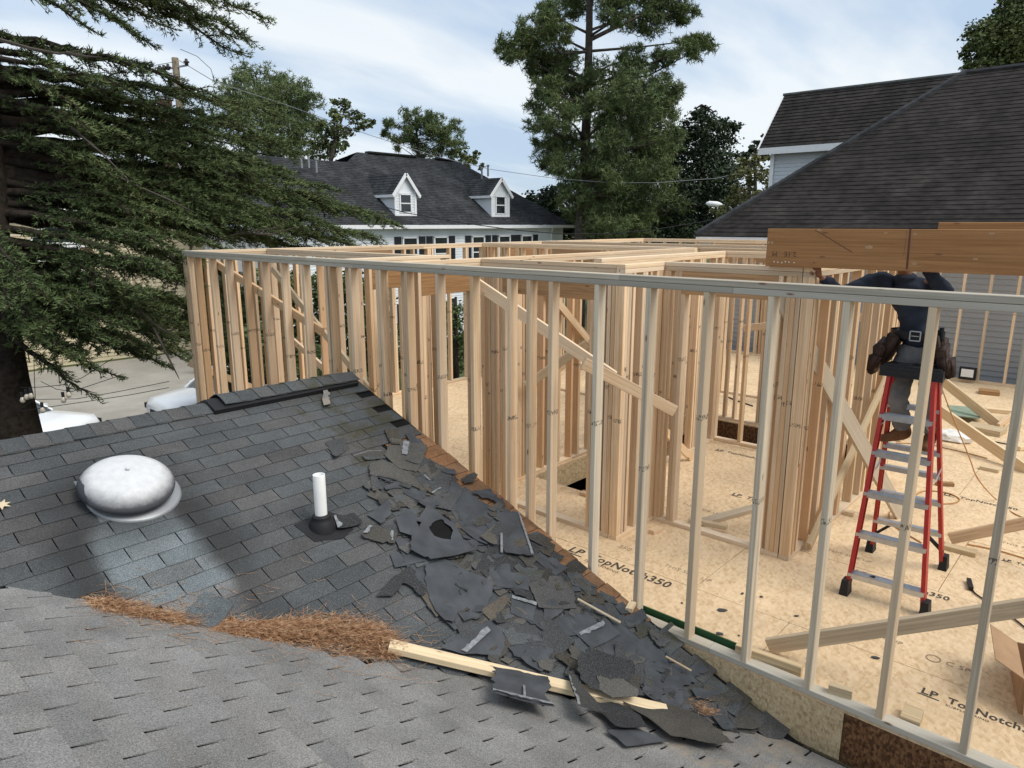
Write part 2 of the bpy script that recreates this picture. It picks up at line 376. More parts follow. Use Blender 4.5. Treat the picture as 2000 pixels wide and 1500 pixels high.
M['metal_grey'] = flat('grey_metal', (0.30, 0.31, 0.32), 0.45, 0.4, 0.4, 0.1)
M['insulator'] = flat('dark_porcelain', (0.05, 0.045, 0.045), 0.3)
def leafmat(name, a, b, c3):
    t = NT(name, 0.65, 0.25); p = t.pos()
    n_ = t.noise(p, 0.55, 4, 0.65); f = t.noise(p, 7.0, 2, 0.6)
    c = t.ramp(t.math('ADD', t.math('MULTIPLY', n_, 0.55), t.math('MULTIPLY', f, 0.45)), (0.36, a), (0.5, b), (0.66, c3))
    t.col(c); return t.m
M['cedar'] = leafmat('cedar_needles', (0.056, 0.084, 0.034), (0.102, 0.142, 0.054), (0.175, 0.212, 0.082))
M['pine'] = leafmat('pine_needles_green', (0.075, 0.105, 0.046), (0.115, 0.155, 0.058), (0.190, 0.210, 0.080))
M['oak'] = leafmat('oak_leaves', (0.060, 0.084, 0.030), (0.100, 0.128, 0.044), (0.170, 0.180, 0.064))
M['darkleaf'] = leafmat('dark_leaves', (0.018, 0.031, 0.018), (0.033, 0.053, 0.027), (0.060, 0.086, 0.040))
M['lightleaf'] = leafmat('yellowing_leaves', (0.085, 0.095, 0.035), (0.140, 0.145, 0.055), (0.24, 0.21, 0.10))
M['straw'] = None
def strawmat():
    t = NT('dry_pine_straw', 0.75, 0.2); p = t.pos()
    n_ = t.noise(p, 38.0, 2, 0.6)
    t.col(t.ramp(n_, (0.3, (0.17, 0.085, 0.045)), (0.5, (0.38, 0.20, 0.10)), (0.7, (0.58, 0.41, 0.26)))); return t.m
M['straw'] = strawmat()
def groundmat():
    t = NT('ground_asphalt_and_grass', 0.95, 0.1); p = t.pos()
    n_ = t.noise(p, 0.12, 6, 0.6); t.col(t.ramp(n_, (0.35, (0.06, 0.075, 0.03)), (0.55, (0.10, 0.11, 0.05)), (0.7, (0.14, 0.12, 0.07)))); return t.m
M['ground'] = groundmat()
def lotmat():
    t = NT('worn_concrete_lot', 0.9, 0.2); p = t.pos()
    a = t.noise(p, 0.5, 6, 0.65); b = t.noise(p, 30.0, 2)
    c = t.ramp(a, (0.3, (0.27, 0.25, 0.215)), (0.7, (0.40, 0.375, 0.33)))
    t.col(t.mix(1.0, c, t.ramp(b, (0.3, 0.9), (0.7, 1.08)), 'MULTIPLY')); return t.m
M['lot'] = lotmat()
def domemat():
    t = NT('vent_cap_metal', 0.55, 0.35); p = t.obj(); s_ = t.n('ShaderNodeSeparateXYZ', {0: p})
    t.b.inputs['Metallic'].default_value = 0.0
    nz = t.noise(p, 14.0, 6, 0.75); big = t.noise(p, 22.0, 4, 0.6)
    # old soot on the rim, and one bare dark patch on the -X side
    e = t.math('ADD', s_.outputs[2], t.math('MULTIPLY', t.math('SUBTRACT', nz, 0.5), 0.055))
    rim = t.ramp(e, (0.105, 1.0), (0.172, 0.0))
    pd = t.math('ADD', t.math('ADD', t.math('MULTIPLY', s_.outputs[0], 0.80), t.math('MULTIPLY', s_.outputs[1], -0.12)), t.math('MULTIPLY', t.math('SUBTRACT', nz, 0.5), 0.05))
    patch = t.math('LESS_THAN', pd, -0.205)
    soot = t.math('MAXIMUM', t.math('MULTIPLY', rim, 0.9), t.math('MULTIPLY', patch, 0.97))
    c = t.ramp(big, (0.3, (0.56, 0.57, 0.58)), (0.7, (0.66, 0.66, 0.66)))
    c = t.mix(soot, c, (0.030, 0.032, 0.042)); t.col(c)
    return t.m
M['dome'] = domemat()
M['flash'] = flat('galvanised_flashing', (0.20, 0.21, 0.22), 0.5, 0.4, 0.5, 0.3, 10)
M['skin'] = flat('tanned_skin', (0.24, 0.115, 0.065), 0.6, 0.3, 0, 0.1)
M['hair'] = flat('dark_hair', (0.012, 0.010, 0.009), 0.7)
M['shirt'] = flat('navy_shirt_cloth', (0.026, 0.033, 0.050), 0.9, 0.15, 0, 0.3, 7)
M['trouser'] = flat('grey_work_trousers', (0.165, 0.162, 0.160), 0.9, 0.15, 0, 0.35, 6)
M['greyshirt'] = flat('grey_shirt_cloth', (0.22, 0.23, 0.26), 0.9, 0.15, 0, 0.2, 7)
M['boot'] = flat('brown_boot_leather', (0.13, 0.055, 0.022), 0.65, 0.3, 0, 0.35, 10)
M['leather'] = flat('dark_tool_leather', (0.035, 0.018, 0.012), 0.7, 0.3, 0, 0.5, 12)
M['belt'] = flat('black_belt_leather', (0.012, 0.012, 0.014), 0.45)
# ------------------------------------------------------------------ ground
GZ = -2.9
def sheet_obj(name, pts, z, mt, kind='structure'):
    m = MB().add([(x, y, z) for x, y in pts], [tuple(range(len(pts)))]).mesh(name, mt)
    return obj(name, m, kind=kind)
sheet_obj('ground', [(-900, -900), (1400, -900), (1400, 1400), (-900, 1400)], GZ, M['ground'])
lot = sheet_obj('parking_lot', [(-30, 10.5), (4.0, 10.5), (5.0, 13.0), (9.5, 17.0), (9.8, 20.5), (11.5, 23.5), (14.0, 32.4), (-30, 32.4)], GZ + 0.02, M['lot'])

# ------------------------------------------------------------------ subfloor of the addition
FX0, FX1, FY0, FY1 = 4.022, 14.99, -4.0, 9.25
HOLES = [(5.84, 9.5, 4.12, 4.93), (8.66, 9.5, 2.1, 4.12)]
def subtract(rects, h):
    o = []
    for (a, b, c, d) in rects:
        x0, x1, y0, y1 = max(a, h[0]), min(b, h[1]), max(c, h[2]), min(d, h[3])
        if x0 >= x1 or y0 >= y1: o.append((a, b, c, d)); continue
        if a < x0: o.append((a, x0, c, d))
        if x1 < b: o.append((x1, b, c, d))
        if c < y0: o.append((x0, x1, c, y0))
        if y1 < d: o.append((x0, x1, y1, d))
    return o
fl = MB()
rr = [(FX0 + 0.03, FX1 - 0.02, FY0, FY1 - 0.03)]
for h in HOLES: rr = subtract(rr, (h[0] - 0.004, h[1] + 0.004, h[2] - 0.004, h[3] + 0.004))
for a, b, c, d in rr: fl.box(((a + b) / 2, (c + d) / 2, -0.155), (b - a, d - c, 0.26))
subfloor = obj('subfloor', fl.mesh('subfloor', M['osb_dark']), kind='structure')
cols = [FX0 + 0.002, 4.75, 5.97, 7.19, 8.41, 9.63, 10.85, 12.07, 13.29, 14.51, FX1 - 0.03]
offs = [1.59, 2.34, 0.9, 2.0, 1.2, 2.34, 1.1, 1.9, 0.9, 2.1]
rnd = random.Random(3)
for i in range(len(cols) - 1):
    y = offs[i] - 2.44 * 3
    while y < FY1:
        y0, y1 = max(y, FY0), min(y + 2.44, FY1 - 0.003)
        y += 2.44
        if y1 - y0 < 0.02: continue
        rs = [(cols[i] + 0.003, cols[i + 1] - 0.002, y0 + 0.002, y1 - 0.003)]
        for h in HOLES: rs = subtract(rs, h)
        if not rs: continue
        mb = MB(); zt = rnd.uniform(-0.0015, 0.0)
        for a, b, c, d in rs: mb.box(((a + b) / 2, (c + d) / 2, zt - 0.009), (b - a, d - c, 0.018))
        obj('subfloor_panel', mb.mesh('subfloor_panel', M['floor']), subfloor)
# rim boards, shown below wall A and inside the stair opening
def rim(p0, p1, z0, z1, mt, parent=subfloor, name='rim_board', t=0.028):
    p0, p1 = Vector(p0), Vector(p1); d = (p1 - p0).normalized(); n_ = Vector((-d.y, d.x))
    q = [p0, p1, p1 + n_ * t, p0 + n_ * t]
    return obj(name, MB().prism([(a.x, a.y) for a in q], z0, z1).mesh(name, mt), parent)
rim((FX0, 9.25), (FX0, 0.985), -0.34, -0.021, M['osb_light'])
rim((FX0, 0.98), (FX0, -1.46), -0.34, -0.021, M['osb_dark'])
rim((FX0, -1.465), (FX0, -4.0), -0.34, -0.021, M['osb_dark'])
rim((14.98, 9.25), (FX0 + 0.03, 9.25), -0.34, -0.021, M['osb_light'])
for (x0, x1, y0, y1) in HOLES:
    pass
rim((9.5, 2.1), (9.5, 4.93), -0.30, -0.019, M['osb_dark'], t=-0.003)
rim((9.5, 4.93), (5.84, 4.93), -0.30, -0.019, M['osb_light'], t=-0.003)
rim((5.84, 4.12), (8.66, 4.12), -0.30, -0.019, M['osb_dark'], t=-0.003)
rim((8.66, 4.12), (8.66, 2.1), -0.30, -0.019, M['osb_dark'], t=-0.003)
# walls of the storey below
lower = MB()
lower.box((4.10, 2.6, -1.66), (0.10, 13.2, 2.6)).box((9.5, 9.17, -1.66), (10.7, 0.10, 2.6)).box((14.9, 2.6, -1.66), (0.1, 13.0, 2.6)).box((9.5, -3.95, -1.66), (10.7, 0.1, 2.6))
obj('lower_storey_wall', lower.mesh('lower_storey_wall', M['osb_light']), subfloor)
# stairs going down in the opening
st = MB()
for k in range(9): st.box((6.2 + k * 0.26, 4.52, -2.0 + k * 0.19), (0.28, 0.74, 0.03))
obj('stair_flight', st.mesh('stair_flight', M['header']), subfloor)

# printing on the panels: text runs along -Y, its top towards +X
_fc = {}
def lettering(s, p, size, mt, parent=subfloor, M3=None, ext=0.0, bold=0.0, ax=1.0, z=0.0015):
    cu = bpy.data.curves.new('lettering', 'FONT'); cu.body = s; cu.size = size; cu.offset = bold; cu.resolution_u = 2; cu.fill_mode = 'FRONT'
    cu.space_character = 1.05
    to = bpy.data.objects.new('lettering', cu); COL.objects.link(to)
    bpy.context.view_layer.update()
    me = bpy.data.meshes.new_from_object(to.evaluated_get(bpy.context.evaluated_depsgraph_get()))
    bpy.data.objects.remove(to); me.materials.clear(); me.materials.append(mt); me.name = 'lettering'
    if M3 is None:
        Mx = Matrix(((0, 1, 0, p[0]), (-1, 0, 0, p[1]), (0, 0, 1, z), (0, 0, 0, 1)))
    else: Mx = M3
    if ax != 1.0: Mx = Mx @ Matrix.Diagonal((ax, 1, 1, 1))
    return obj('lettering', me, parent, Mx)
def lp_mark(px, py, ex, ey, full=True, mt=None, tail='TopNotch350', sub=True):
    """LP stamp starting at a spot on the floor; the text is as long as the print is in the place"""
    a = onz(px, py, 0); b = onz(ex, ey, 0); L = abs(a.y - b.y); mt = mt or M['ink']
    n_ = len('LP  ' + tail) * 0.60; s = L / n_ * 1.3
    lettering('LP', (a.x, a.y), s * 1.0, mt, bold=s * 0.025, ax=0.95)
    o = MB(); w_ = s * 1.25
    o.box((a.x - s * 0.16, a.y - w_ / 2 + 0.01, 0.0012), (s * 0.10, w_, 0.0006)); obj('lettering', o.mesh('underline', mt), subfloor)
    lettering(tail, (a.x, a.y - s * 1.55), s, mt, bold=s * 0.02, ax=0.90)
    if sub: lettering('SUBFLOORING', (a.x - s * 0.42, a.y - s * 1.55), s * 0.30, mt, ax=1.15)
lp_mark(1797, 1352, 2045, 1462)
lp_mark(1667, 1118, 1845, 1186)
lp_mark(1108, 1075, 1306, 1146, mt=M['ink'])
lp_mark(1398, 879, 1492, 900, sub=False)
lp_mark(1428, 966, 1560, 1000, sub=False)
lp_mark(1842, 966, 1985, 1000, sub=False)
lp_mark(1958, 1094, 2080, 1130, sub=False)
lp_mark(1640, 842, 1740, 862, sub=False)
for s, px, py, sz in (('THIS SIDE UP', 1652, 1222, 0.06), ('THIS SIDE UP', 1295, 1105, 0.07), ('350', 1205, 1068, 0.085), ('THIS SIDE UP', 1955, 1060, 0.06), ('THIS SIDE UP', 1330, 985, 0.07), ('THIS SIDE UP', 1615, 1075, 0.06)):
    a = onz(px, py, 0); lettering(s, (a.x, a.y), sz, M['ink_faint'])
a = onz(1808, 1284, 0); lettering('C SPI', (a.x, a.y - 0.11), 0.07, M['ink_faint'])
ring = MB()
for k in range(24):
    an, bn = 2 * math.pi * k / 24, 2 * math.pi * (k + 1) / 24
    ring.add([(a.x + 0.02 + r_ * math.cos(q), a.y - 0.04 + r_ * math.sin(q), 0.0014) for r_, q in ((0.036, an), (0.045, an), (0.045, bn), (0.036, bn))], [(0, 1, 2, 3)])
obj('lettering', ring.mesh('ring_mark', M['ink_faint']), subfloor)

# ------------------------------------------------------------------ stud walls
TOP, PL = 2.464, 0.038
jr = random.Random(8)
GW = 'new timber stud walls of the addition'
def wall(label, axis, const, a0, a1, studs=None, openings=(), double=(), extra=(), start=None, name='stud_wall', ends=2, breaks=(), pm=None, capends=(0, 0), smf=None):
    P = (lambda u, z, o=0.0445: (const + o, u, z)) if axis == 'y' else (lambda u, z, o=0.0445: (u, const + o, z))
    xd = (0, 1, 0) if axis == 'y' else (1, 0, 0)
    root = thing(name, label, 'wall frame', P(a0, 0), group=GW)
    sm = M['stud']; pm = pm or M['plate']
    breaks = sorted(breaks); bk = [a0] + [b for b in breaks if a0 < b < a1] + [a1]
    for i in range(len(bk) - 1):
        lumber('bottom_plate', P(bk[i] + 0.001, 0.0005 + PL / 2), P(bk[i + 1] - 0.001, 0.0005 + PL / 2), PL, 0.089, pm, root, (0, 0, 1))
        lumber('top_plate', P(bk[i] + 0.001, TOP - 1.5 * PL - 0.001), P(bk[i + 1] - 0.001, TOP - 1.5 * PL - 0.001), PL - 0.001, 0.089, pm, root, (0, 0, 1))
    bk2 = [a0 - capends[0]] + [b + 0.8 for b in breaks if a0 < b + 0.8 < a1] + [a1 + capends[1]]
    for i in range(len(bk2) - 1):
        lumber('top_plate', P(bk2[i] + 0.001, TOP - PL / 2), P(bk2[i + 1] - 0.001, TOP - PL / 2), PL - 0.001, 0.089, pm, root, (0, 0, 1))
    z0, z1 = PL + 0.001, TOP - 2 * PL - 0.001
    us = []
    if studs is None:
        u = (a0 + 0.02) if start is None else start
        while u < a1 - 0.03: us.append(u); u += 0.4064
        us.append(a1 - 0.0195)
    else: us = list(studs)
    for k in range(ends - 1): us += [a0 + 0.02 + 0.039 * (k + 1), a1 - 0.0195 - 0.039 * (k + 1)]
    us += list(extra) + [d + 0.039 for d in double]
    keep = []
    for u in sorted(us):
        if any(o[0] < u < o[1] for o in openings): continue
        if keep and u - keep[-1] < 0.0385: continue
        keep.append(u)
    for o in openings:
        keep = [u for u in keep if not (o[0] - 0.12 < u < o[1] + 0.12)]
    for u in keep: lumber('stud', P(u + jr.gauss(0, .0022), z0, .0445 + jr.gauss(0, .0012)), P(u + jr.gauss(0, .0022), z1, .0445 + jr.gauss(0, .0012)), PL, 0.087, smf(u) if smf else sm, root, xd)
    for o in openings:
        hz = z1 - o[2]
        lumber('header', P(o[0] - 0.038, hz + o[2] / 2), P(o[1] + 0.038, hz + o[2] / 2), o[2], 0.086, M['header'], root, (0, 0, 1))
        for sgn, e in ((-1, o[0]), (1, o[1])):
            lumber('stud', P(e + sgn * 0.019, z0), P(e + sgn * 0.019, hz - 0.001), PL, 0.087, sm, root, xd)
            lumber('stud', P(e + sgn * 0.0585, z0), P(e + sgn * 0.0585, z1), PL, 0.087, sm, root, xd)
    return root
yA = [2.02 + 0.4064 * k for k in range(-14, 18)]
WA = wall('long stud wall with weathered grey top plate running beside the torn roof edge', 'y', 4.022, -4.0, 9.25,
          studs=yA + [9.23], extra=[3.45, 5.225, 5.30, 6.10, 6.02, 6.90, 9.10, 8.95], breaks=(1.85, -2.9, 5.62), pm=M['plate_grey'], smf=lambda u: M['stud_pale'] if u < 3.1 else M['stud'])
WB = wall('back stud wall at right angles to the far left corner of the framing', 'x', 9.161, 4.113, 14.89, extra=[4.3, 4.7, 5.06, 5.6, 7.6, 8.1, 8.14, 8.6, 9.0, 9.04, 9.7], openings=((10.2, 11.4, 0.19), (12.4, 13.4, 0.19), (6.2, 7.3, 0.19)), breaks=(8.0, 12.0), capends=(0.0, 0))
WF = wall('farthest stud wall standing in front of the grey vinyl siding', 'y', 14.895, -4.0, 9.25, breaks=(1.0, 5.0), openings=((6.3, 7.3, 0.19),))
C1 = wall('short stud wall closing off the narrow closet behind the torn roof ridge', 'y', 5.14, 5.90, 9.155)
C2 = wall('closet stud wall with brown header whose top plate end sticks out past the corner', 'x', 5.80, 4.113, 5.30, openings=((4.42, 5.05, 0.235),), capends=(0, 0.14))
WD = wall('stud wall along the far side of the stair opening with brown header near its left end', 'x', 4.945, 4.113, 9.39, openings=((4.32, 4.93, 0.235),), extra=[4.17, 5.16, 5.2, 5.24, 5.62, 5.66, 5.70, 6.05, 6.30, 6.34, 6.72, 7.02, 7.06, 7.50, 7.54, 7.90, 8.30, 8.34, 8.75, 9.05], breaks=(6.6,))
WE = wall('tall stud wall crossing behind the stair opening towards the dormer house', 'y', 9.40, 4.945, 9.155, openings=((6.6, 7.5, 0.19),), extra=[5.2, 5.24, 5.55, 5.59, 5.95, 6.2, 6.24, 7.9, 7.94, 8.3, 8.34, 8.7, 8.95])
WE2 = wall('stud wall in line with the far edge of the stair opening', 'y', 9.53, 2.2, 4.93, extra=[2.6, 3.1, 3.14, 3.9, 4.4])
WFa = wall('stud wall between the stair opening and the farthest wall', 'y', 11.1, 3.0, 9.155, openings=((4.2, 5.2, 0.19),), breaks=(6.0,), extra=[3.2, 3.6, 3.64, 5.5, 5.9, 5.94, 6.6, 7.1, 7.14, 7.9, 8.4, 8.44, 8.8])
G = wall('short stud wall with wide weathered header facing the long grey wall', 'y', 5.05, 3.365, 4.94, openings=((3.62, 4.62, 0.24),), extra=[3.44, 3.48, 3.40, 4.80, 4.84])
H = wall('very short stud wall between two corner posts in the middle of the floor', 'x', 3.272, 5.05, 5.685, ends=3, extra=[5.17, 5.21, 5.36, 5.40])
I_ = wall('stud wall ending in the thick corner post under the left end of the big beam', 'y', 5.69, 2.055, 3.36, openings=((2.28, 3.06, 0.2),), ends=4)
J = wall('stud wall behind the red ladder running back from the corner post', 'x', 1.96, 5.69, 8.62, ends=3, extra=[5.86, 6.3, 6.34, 6.9, 6.94, 7.34, 7.6, 8.0, 8.2, 8.3])
W3 = wall('stud wall along the near side of the stair opening', 'x', 4.025, 5.79, 8.47, extra=[6.0, 6.04, 6.5, 6.54, 6.58, 7.1, 7.14, 7.6, 7.9, 7.94])
L_ = wall('low lit stud wall in front of the dark strand board of the stair opening', 'y', 8.50, 2.055, 4.115)
# ------------------------------------------------------------------ the old shingled roof
SL = math.atan(0.375); C_, S_ = math.cos(SL), math.sin(SL)
RN1, RD1 = (0, -0.375, 1), -0.775          # slope that faces the camera: z = 0.375 Y - 0.775
VC = 5.18                                  # valley: X + Y = VC
RY = 5.643                                 # ridge
def z1_(y): return 0.375 * y - 0.775
def z2_(x): return 0.375 * (VC - x) - 0.775
F1 = Matrix(((1, 0, 0), (0, C_, -S_), (0, S_, C_)))                       # columns: along ridge, up the slope, normal
F2 = Matrix(((0, -C_, S_), (-1, 0, 0), (0, S_, C_)))
# F2 columns: along the course (-Y), up the slope (-X, +z), normal (+X, +z)
old = thing('old_house_roof', 'old low-pitched roof of grey shingles with a torn edge against the new framing', 'roof', (2.0, 3.0, 0.35))
def slope(name, quads, mt, t=0.09, label=None):
    mb = MB()
    for q in quads:
        lo = [(x, y, z - t) for x, y, z in q]
        n_ = len(q); mb.add(list(q) + lo, [tuple(range(n_)), tuple(reversed(range(n_, 2 * n_)))] + [(i, n_ + i, n_ + (i + 1) % n_, (i + 1) % n_) for i in range(n_)])
    return obj(name, mb.mesh(name, mt), old, Matrix.Identity(4), label=label)
d1, d2 = 0.012, 0.010  # base under the tabs is near-black, painting the shade in the slots
s1 = slope('roof_slope', [[(x, y, z1_(y) - d1) for x, y in ((-0.46, RY), (4.0, 1.18), (4.004, 1.18), (4.004, RY))]], M['asphalt_shade'], label='dark slope facing the camera, torn open along its right edge')
s2 = slope('roof_slope', [[(x, y, z2_(x) - d2) for x, y in ((-3.0, -6.0), (4.004, -6.0), (4.004, 1.176), (-0.46, RY - 0.003), (-3.0, RY + 2.5))]], M['asphalt_shade'], label='pale grey slope under the camera')
s3 = slope('roof_slope', [[(x, y, z1_(2 * RY - y) - d1) for x, y in ((-3.0, 9.6), (-3.0, RY + 2.54), (-0.46, RY + 0.002), (4.004, RY + 0.002), (4.004, 9.6))],
                          [(x, y, z2_(-6.0 - x) - d2) for x, y in ((-9.0, -6.0), (-3.002, -6.0), (-3.002, 9.6), (-9.0, 9.6))]], M['shingle_dark'], label='far slopes beyond the ridge')
# house walls under the eaves
hw = MB()
hw.box((-2.2, 9.0, -1.35), (11.2, 0.2, 3.0)).box((3.93, 3.2, -2.0), (0.12, 11.6, 1.7)).box((-8.0, 2.0, -1.9), (0.2, 14.0, 2.0)).box((-2.2, -5.6, -1.9), (11.2, 0.2, 2.0))
obj('house_wall', hw.mesh('house_wall', M['siding_tan']), old, Matrix.Identity(4))
# shingles, one object each; the ones that show largest stay single, the rest are joined
tab_me = {}
def tab_mesh(kind, v):
    k = (kind, v)
    if k in tab_me: return tab_me[k]
    r_ = random.Random(v * 7 + len(kind)); w_ = 0.2980 if kind == 'shingle_dark' else 0.2905; n_ = 4; t = 0.0042; up = 0.17
    vs = []
    for i in range(n_ + 1):
        x = -w_ / 2 + w_ * i / n_; j = r_.uniform(-0.0025, 0.0025); zz = r_.uniform(0, 0.0022)
        vs += [(x, j, t + 0.0045 + zz), (x, j, zz * 0.6 - 0.001), (x, up, t * 0.7)]
    fs = []
    for i in range(n_):
        a, b = 3 * i, 3 * i + 3
        fs += [(a, b, b + 2, a + 2), (a + 1, b + 1, b, a)]
    e = 3 * n_
    fs += [(0, 2, 1), (e, e + 1, e + 2)]
    tab_me[k] = MB().add(vs, fs).mesh('shingle', M[kind])
    return tab_me[k]
def lay(parent, kind, F, origin, courses, spans, inside, expo, seed, wtab=0.3048, cap=300):
    r_ = random.Random(seed); L = []
    for j in range(courses):
        v = -(j + 1) * expo
        u = spans[0] - (wtab / 2 if j % 2 else 0) + r_.uniform(-0.012, 0.012)
        while u < spans[1]:
            p = Vector(origin) + F @ Vector((u, v, 0))
            if inside(p, j): L.append((p, r_.randrange(5), r_.uniform(-0.005, 0.005), r_.uniform(-0.004, 0.004)))
            u += wtab
    L.sort(key=lambda q: (not inview(q[0], 120), (q[0] - Vector((0, 0, CAM_H))).length))
    rest = MB()
    for k, (p, v, rz, dz) in enumerate(L):
        Mx = Matrix.Translation(p) @ (F @ Matrix.Rotation(rz, 3, 'Z')).to_4x4()
        if k < cap: obj('shingle', tab_mesh(kind, v), parent, Mx)
        else:
            me = tab_mesh(kind, v)
            rest.add([Mx @ q.co for q in me.vertices], [tuple(q.vertices) for q in me.polygons])
    if rest.v: obj('shingle_field', rest.mesh('shingle_field', M[kind]), parent, Matrix.Identity(4), kind='stuff')
    return len(L)
rj = random.Random(11)
jag = {}
def in1(p, j):
    if j not in jag: jag[j] = 3.86 - rj.choice((0.0, 0.05, 0.12, 0.25)) if 7 < j < 26 else (4.07 if j > 27 else 3.97)
    return p.x + p.y > VC - 0.12 and p.x > -0.5 and p.x + 0.15 < jag[j] + 0.1
na = lay(s1, 'shingle_dark', F1, (0, RY, z1_(RY)), 37, (-0.6, 4.0), in1, 0.133, 5)
def in2(p, j): return p.x + p.y < VC + 0.12 and p.x < 4.02
nb = lay(s2, 'shingle_grey', F2, (-0.30, 0, z2_(-0.30)), 35, (-5.4, 4.0), in2, 0.133, 6, wtab=0.305)
print('tabs', na, nb)
# bare deck boards along the cut
rb = random.Random(4)
k = 0; v = 1.04
while v < 3.62:
    wd = 0.138; p = Vector((3.60 + rb.uniform(-0.05, 0.05), RY, z1_(RY))) + F1 @ Vector((0, -v, -0.006))
    L = 4.012 - p.x + rb.uniform(-0.012, 0.004)
    if p.x + p.y + 0.3 > VC:
        me = MB().box((L / 2, 0, -0.006), (L, wd - 0.006, 0.020)).mesh('deck_board', M['deck'])
        obj('deck_board', me, s1, Matrix.Translation(p) @ F1.to_4x4())
    v += wd
# ridge caps
capm = {}
def cap_mesh(v, mt):
    k = (v, mt.name)
    if k in capm: return capm[k]
    r_ = random.Random(v); hw_ = 0.145; t = 0.006; vs = []
    for x, lift in ((0, 0.013), (0.26, 0.0)):
        for y in (-hw_, -hw_ * 0.35, 0.0, hw_ * 0.35, hw_):
            z = -abs(y) * 0.375 * C_ - 0.0 + lift + (0.012 if abs(y) < 0.06 else 0.0) - (0.008 if y == 0 else 0) + r_.uniform(-0.002, 0.002)
            vs += [(x + r_.uniform(-0.003, 0.003), y, z + t), (x, y, z)]
    fs = []
    for i in range(4):
        a, b = 2 * i, 10 + 2 * i
        fs += [(a, b, b + 2, a + 2), (a + 1, a + 3, b + 3, b + 1), (a, a + 2, a + 3, a + 1)]
    fs += [(0, 1, 11, 10), (8, 18, 19, 9)]
    capm[k] = MB().add(vs, fs).mesh('ridge_cap', mt); return capm[k]
rcap = random.Random(2)
k = 0; x = 2.34
while x > -0.5:
    obj('ridge_cap', cap_mesh(k % 4, M['shingle_dark']), s1, Matrix.Translation((x + rcap.uniform(-.008, .008), RY, z1_(RY) + 0.002)) @ Matrix.Rotation(rcap.uniform(-0.03, 0.03), 4, 'Z'))
    x -= 0.138; k += 1
vb = MB()
for sgn in (-1, 1):
    vb.box((3.22, RY + sgn * 0.085, z1_(RY) - 0.085 * 0.375 + 0.026), (1.40, 0.17, 0.042), Matrix.Rotation(-sgn * SL, 3, 'X'))
obj('ridge_vent', vb.mesh('ridge_vent', M['rubber']), s1)
x = 3.70
while x > 2.50:
    obj('ridge_cap', cap_mesh(k % 4, M['shingle_dark']), s1, Matrix.Translation((x + rcap.uniform(-.01, .01), RY, z1_(RY) + 0.050)) @ Matrix.Rotation(rcap.uniform(-0.03, 0.03), 4, 'Z'))
    x -= 0.155; k += 1

# ------------------------------------------------------------------ mushroom vent
cN = Vector((0, -S_, C_))
dc = onpl(249, 930, RN1, RD1 + 0.15 / C_) - cN * 0.15
DM = Matrix.Translation(dc) @ F1.to_4x4()
vent = thing('roof_vent', 'round silver-topped mushroom roof vent stained with black soot', 'roof vent', M=DM)
prof = [(q[0] * 0.87, q[1] * 0.94) for q in [(0.0, 0.215), (0.03, 0.2145), (0.08, 0.211), (0.14, 0.204), (0.20, 0.192), (0.25, 0.175), (0.29, 0.15), (0.318, 0.12), (0.329, 0.095), (0.326, 0.075), (0.315, 0.062), (0.30, 0.058), (0.28, 0.066), (0.20, 0.085), (0.0, 0.09)]]
obj('vent_cap', MB().lathe(prof, 56).mesh('vent_cap', M['dome'], True), vent)
obj('rivet', MB().lathe([(0.0, 0.2215), (0.008, 0.221), (0.013, 0.217), (0.014, 0.212)], 12).mesh('rivet', M['dome'], True), vent)
obj('collar', MB().lathe([(0.19, 0.0), (0.19, 0.085), (0.185, 0.085), (0.185, 0.0)], 32).mesh('collar', M['metal_grey'], True), vent)
obj('base_flange', MB().lathe([(0.19, 0.028), (0.27, 0.024), (0.285, 0.012), (0.285, 0.006)], 40, c=(0.035, -0.03, 0)).mesh('base_flange', M['metal_grey'], True), vent)
fm = MB().box((0, 0.02, 0.0085), (0.47, 0.46, 0.003)); obj('flashing', fm.mesh('flashing', M['flash']), vent)

# ------------------------------------------------------------------ plastic vent pipe
pb = onpl(629, 1030, RN1, RD1)
pipe = thing('vent_pipe', 'white plastic vent pipe standing in a black rubber boot on the roof', 'vent pipe', pb)
pm_ = MB(); r0 = 0.0415
pm_.lathe([(r0, -0.05), (r0, 0.385), (r0 - 0.001, 0.387), (r0 - 0.006, 0.387), (r0 - 0.007, 0.385), (r0 - 0.007, 0.05), (0, 0.05)], 28)
obj('pipe', pm_.mesh('pipe', M['pvc'], True), pipe)
obj('boot', MB().lathe([(0.098, -0.03), (0.092, 0.02), (0.075, 0.055), (0.062, 0.075), (0.064, 0.082), (0.062, 0.09), (0.052, 0.094), (0.045, 0.10), (0.0425, 0.098)], 28).mesh('boot', M['rubber'], True), pipe)
fl_ = [(-0.16, 0.10), (0.12, 0.12), (0.19, 0.02), (0.17, -0.13), (0.05, -0.17), (-0.13, -0.11)]
obj('boot_flange', MB().prism(fl_, 0.008, 0.012, F1.to_4x4()).mesh('boot_flange', M['rubber']), pipe)

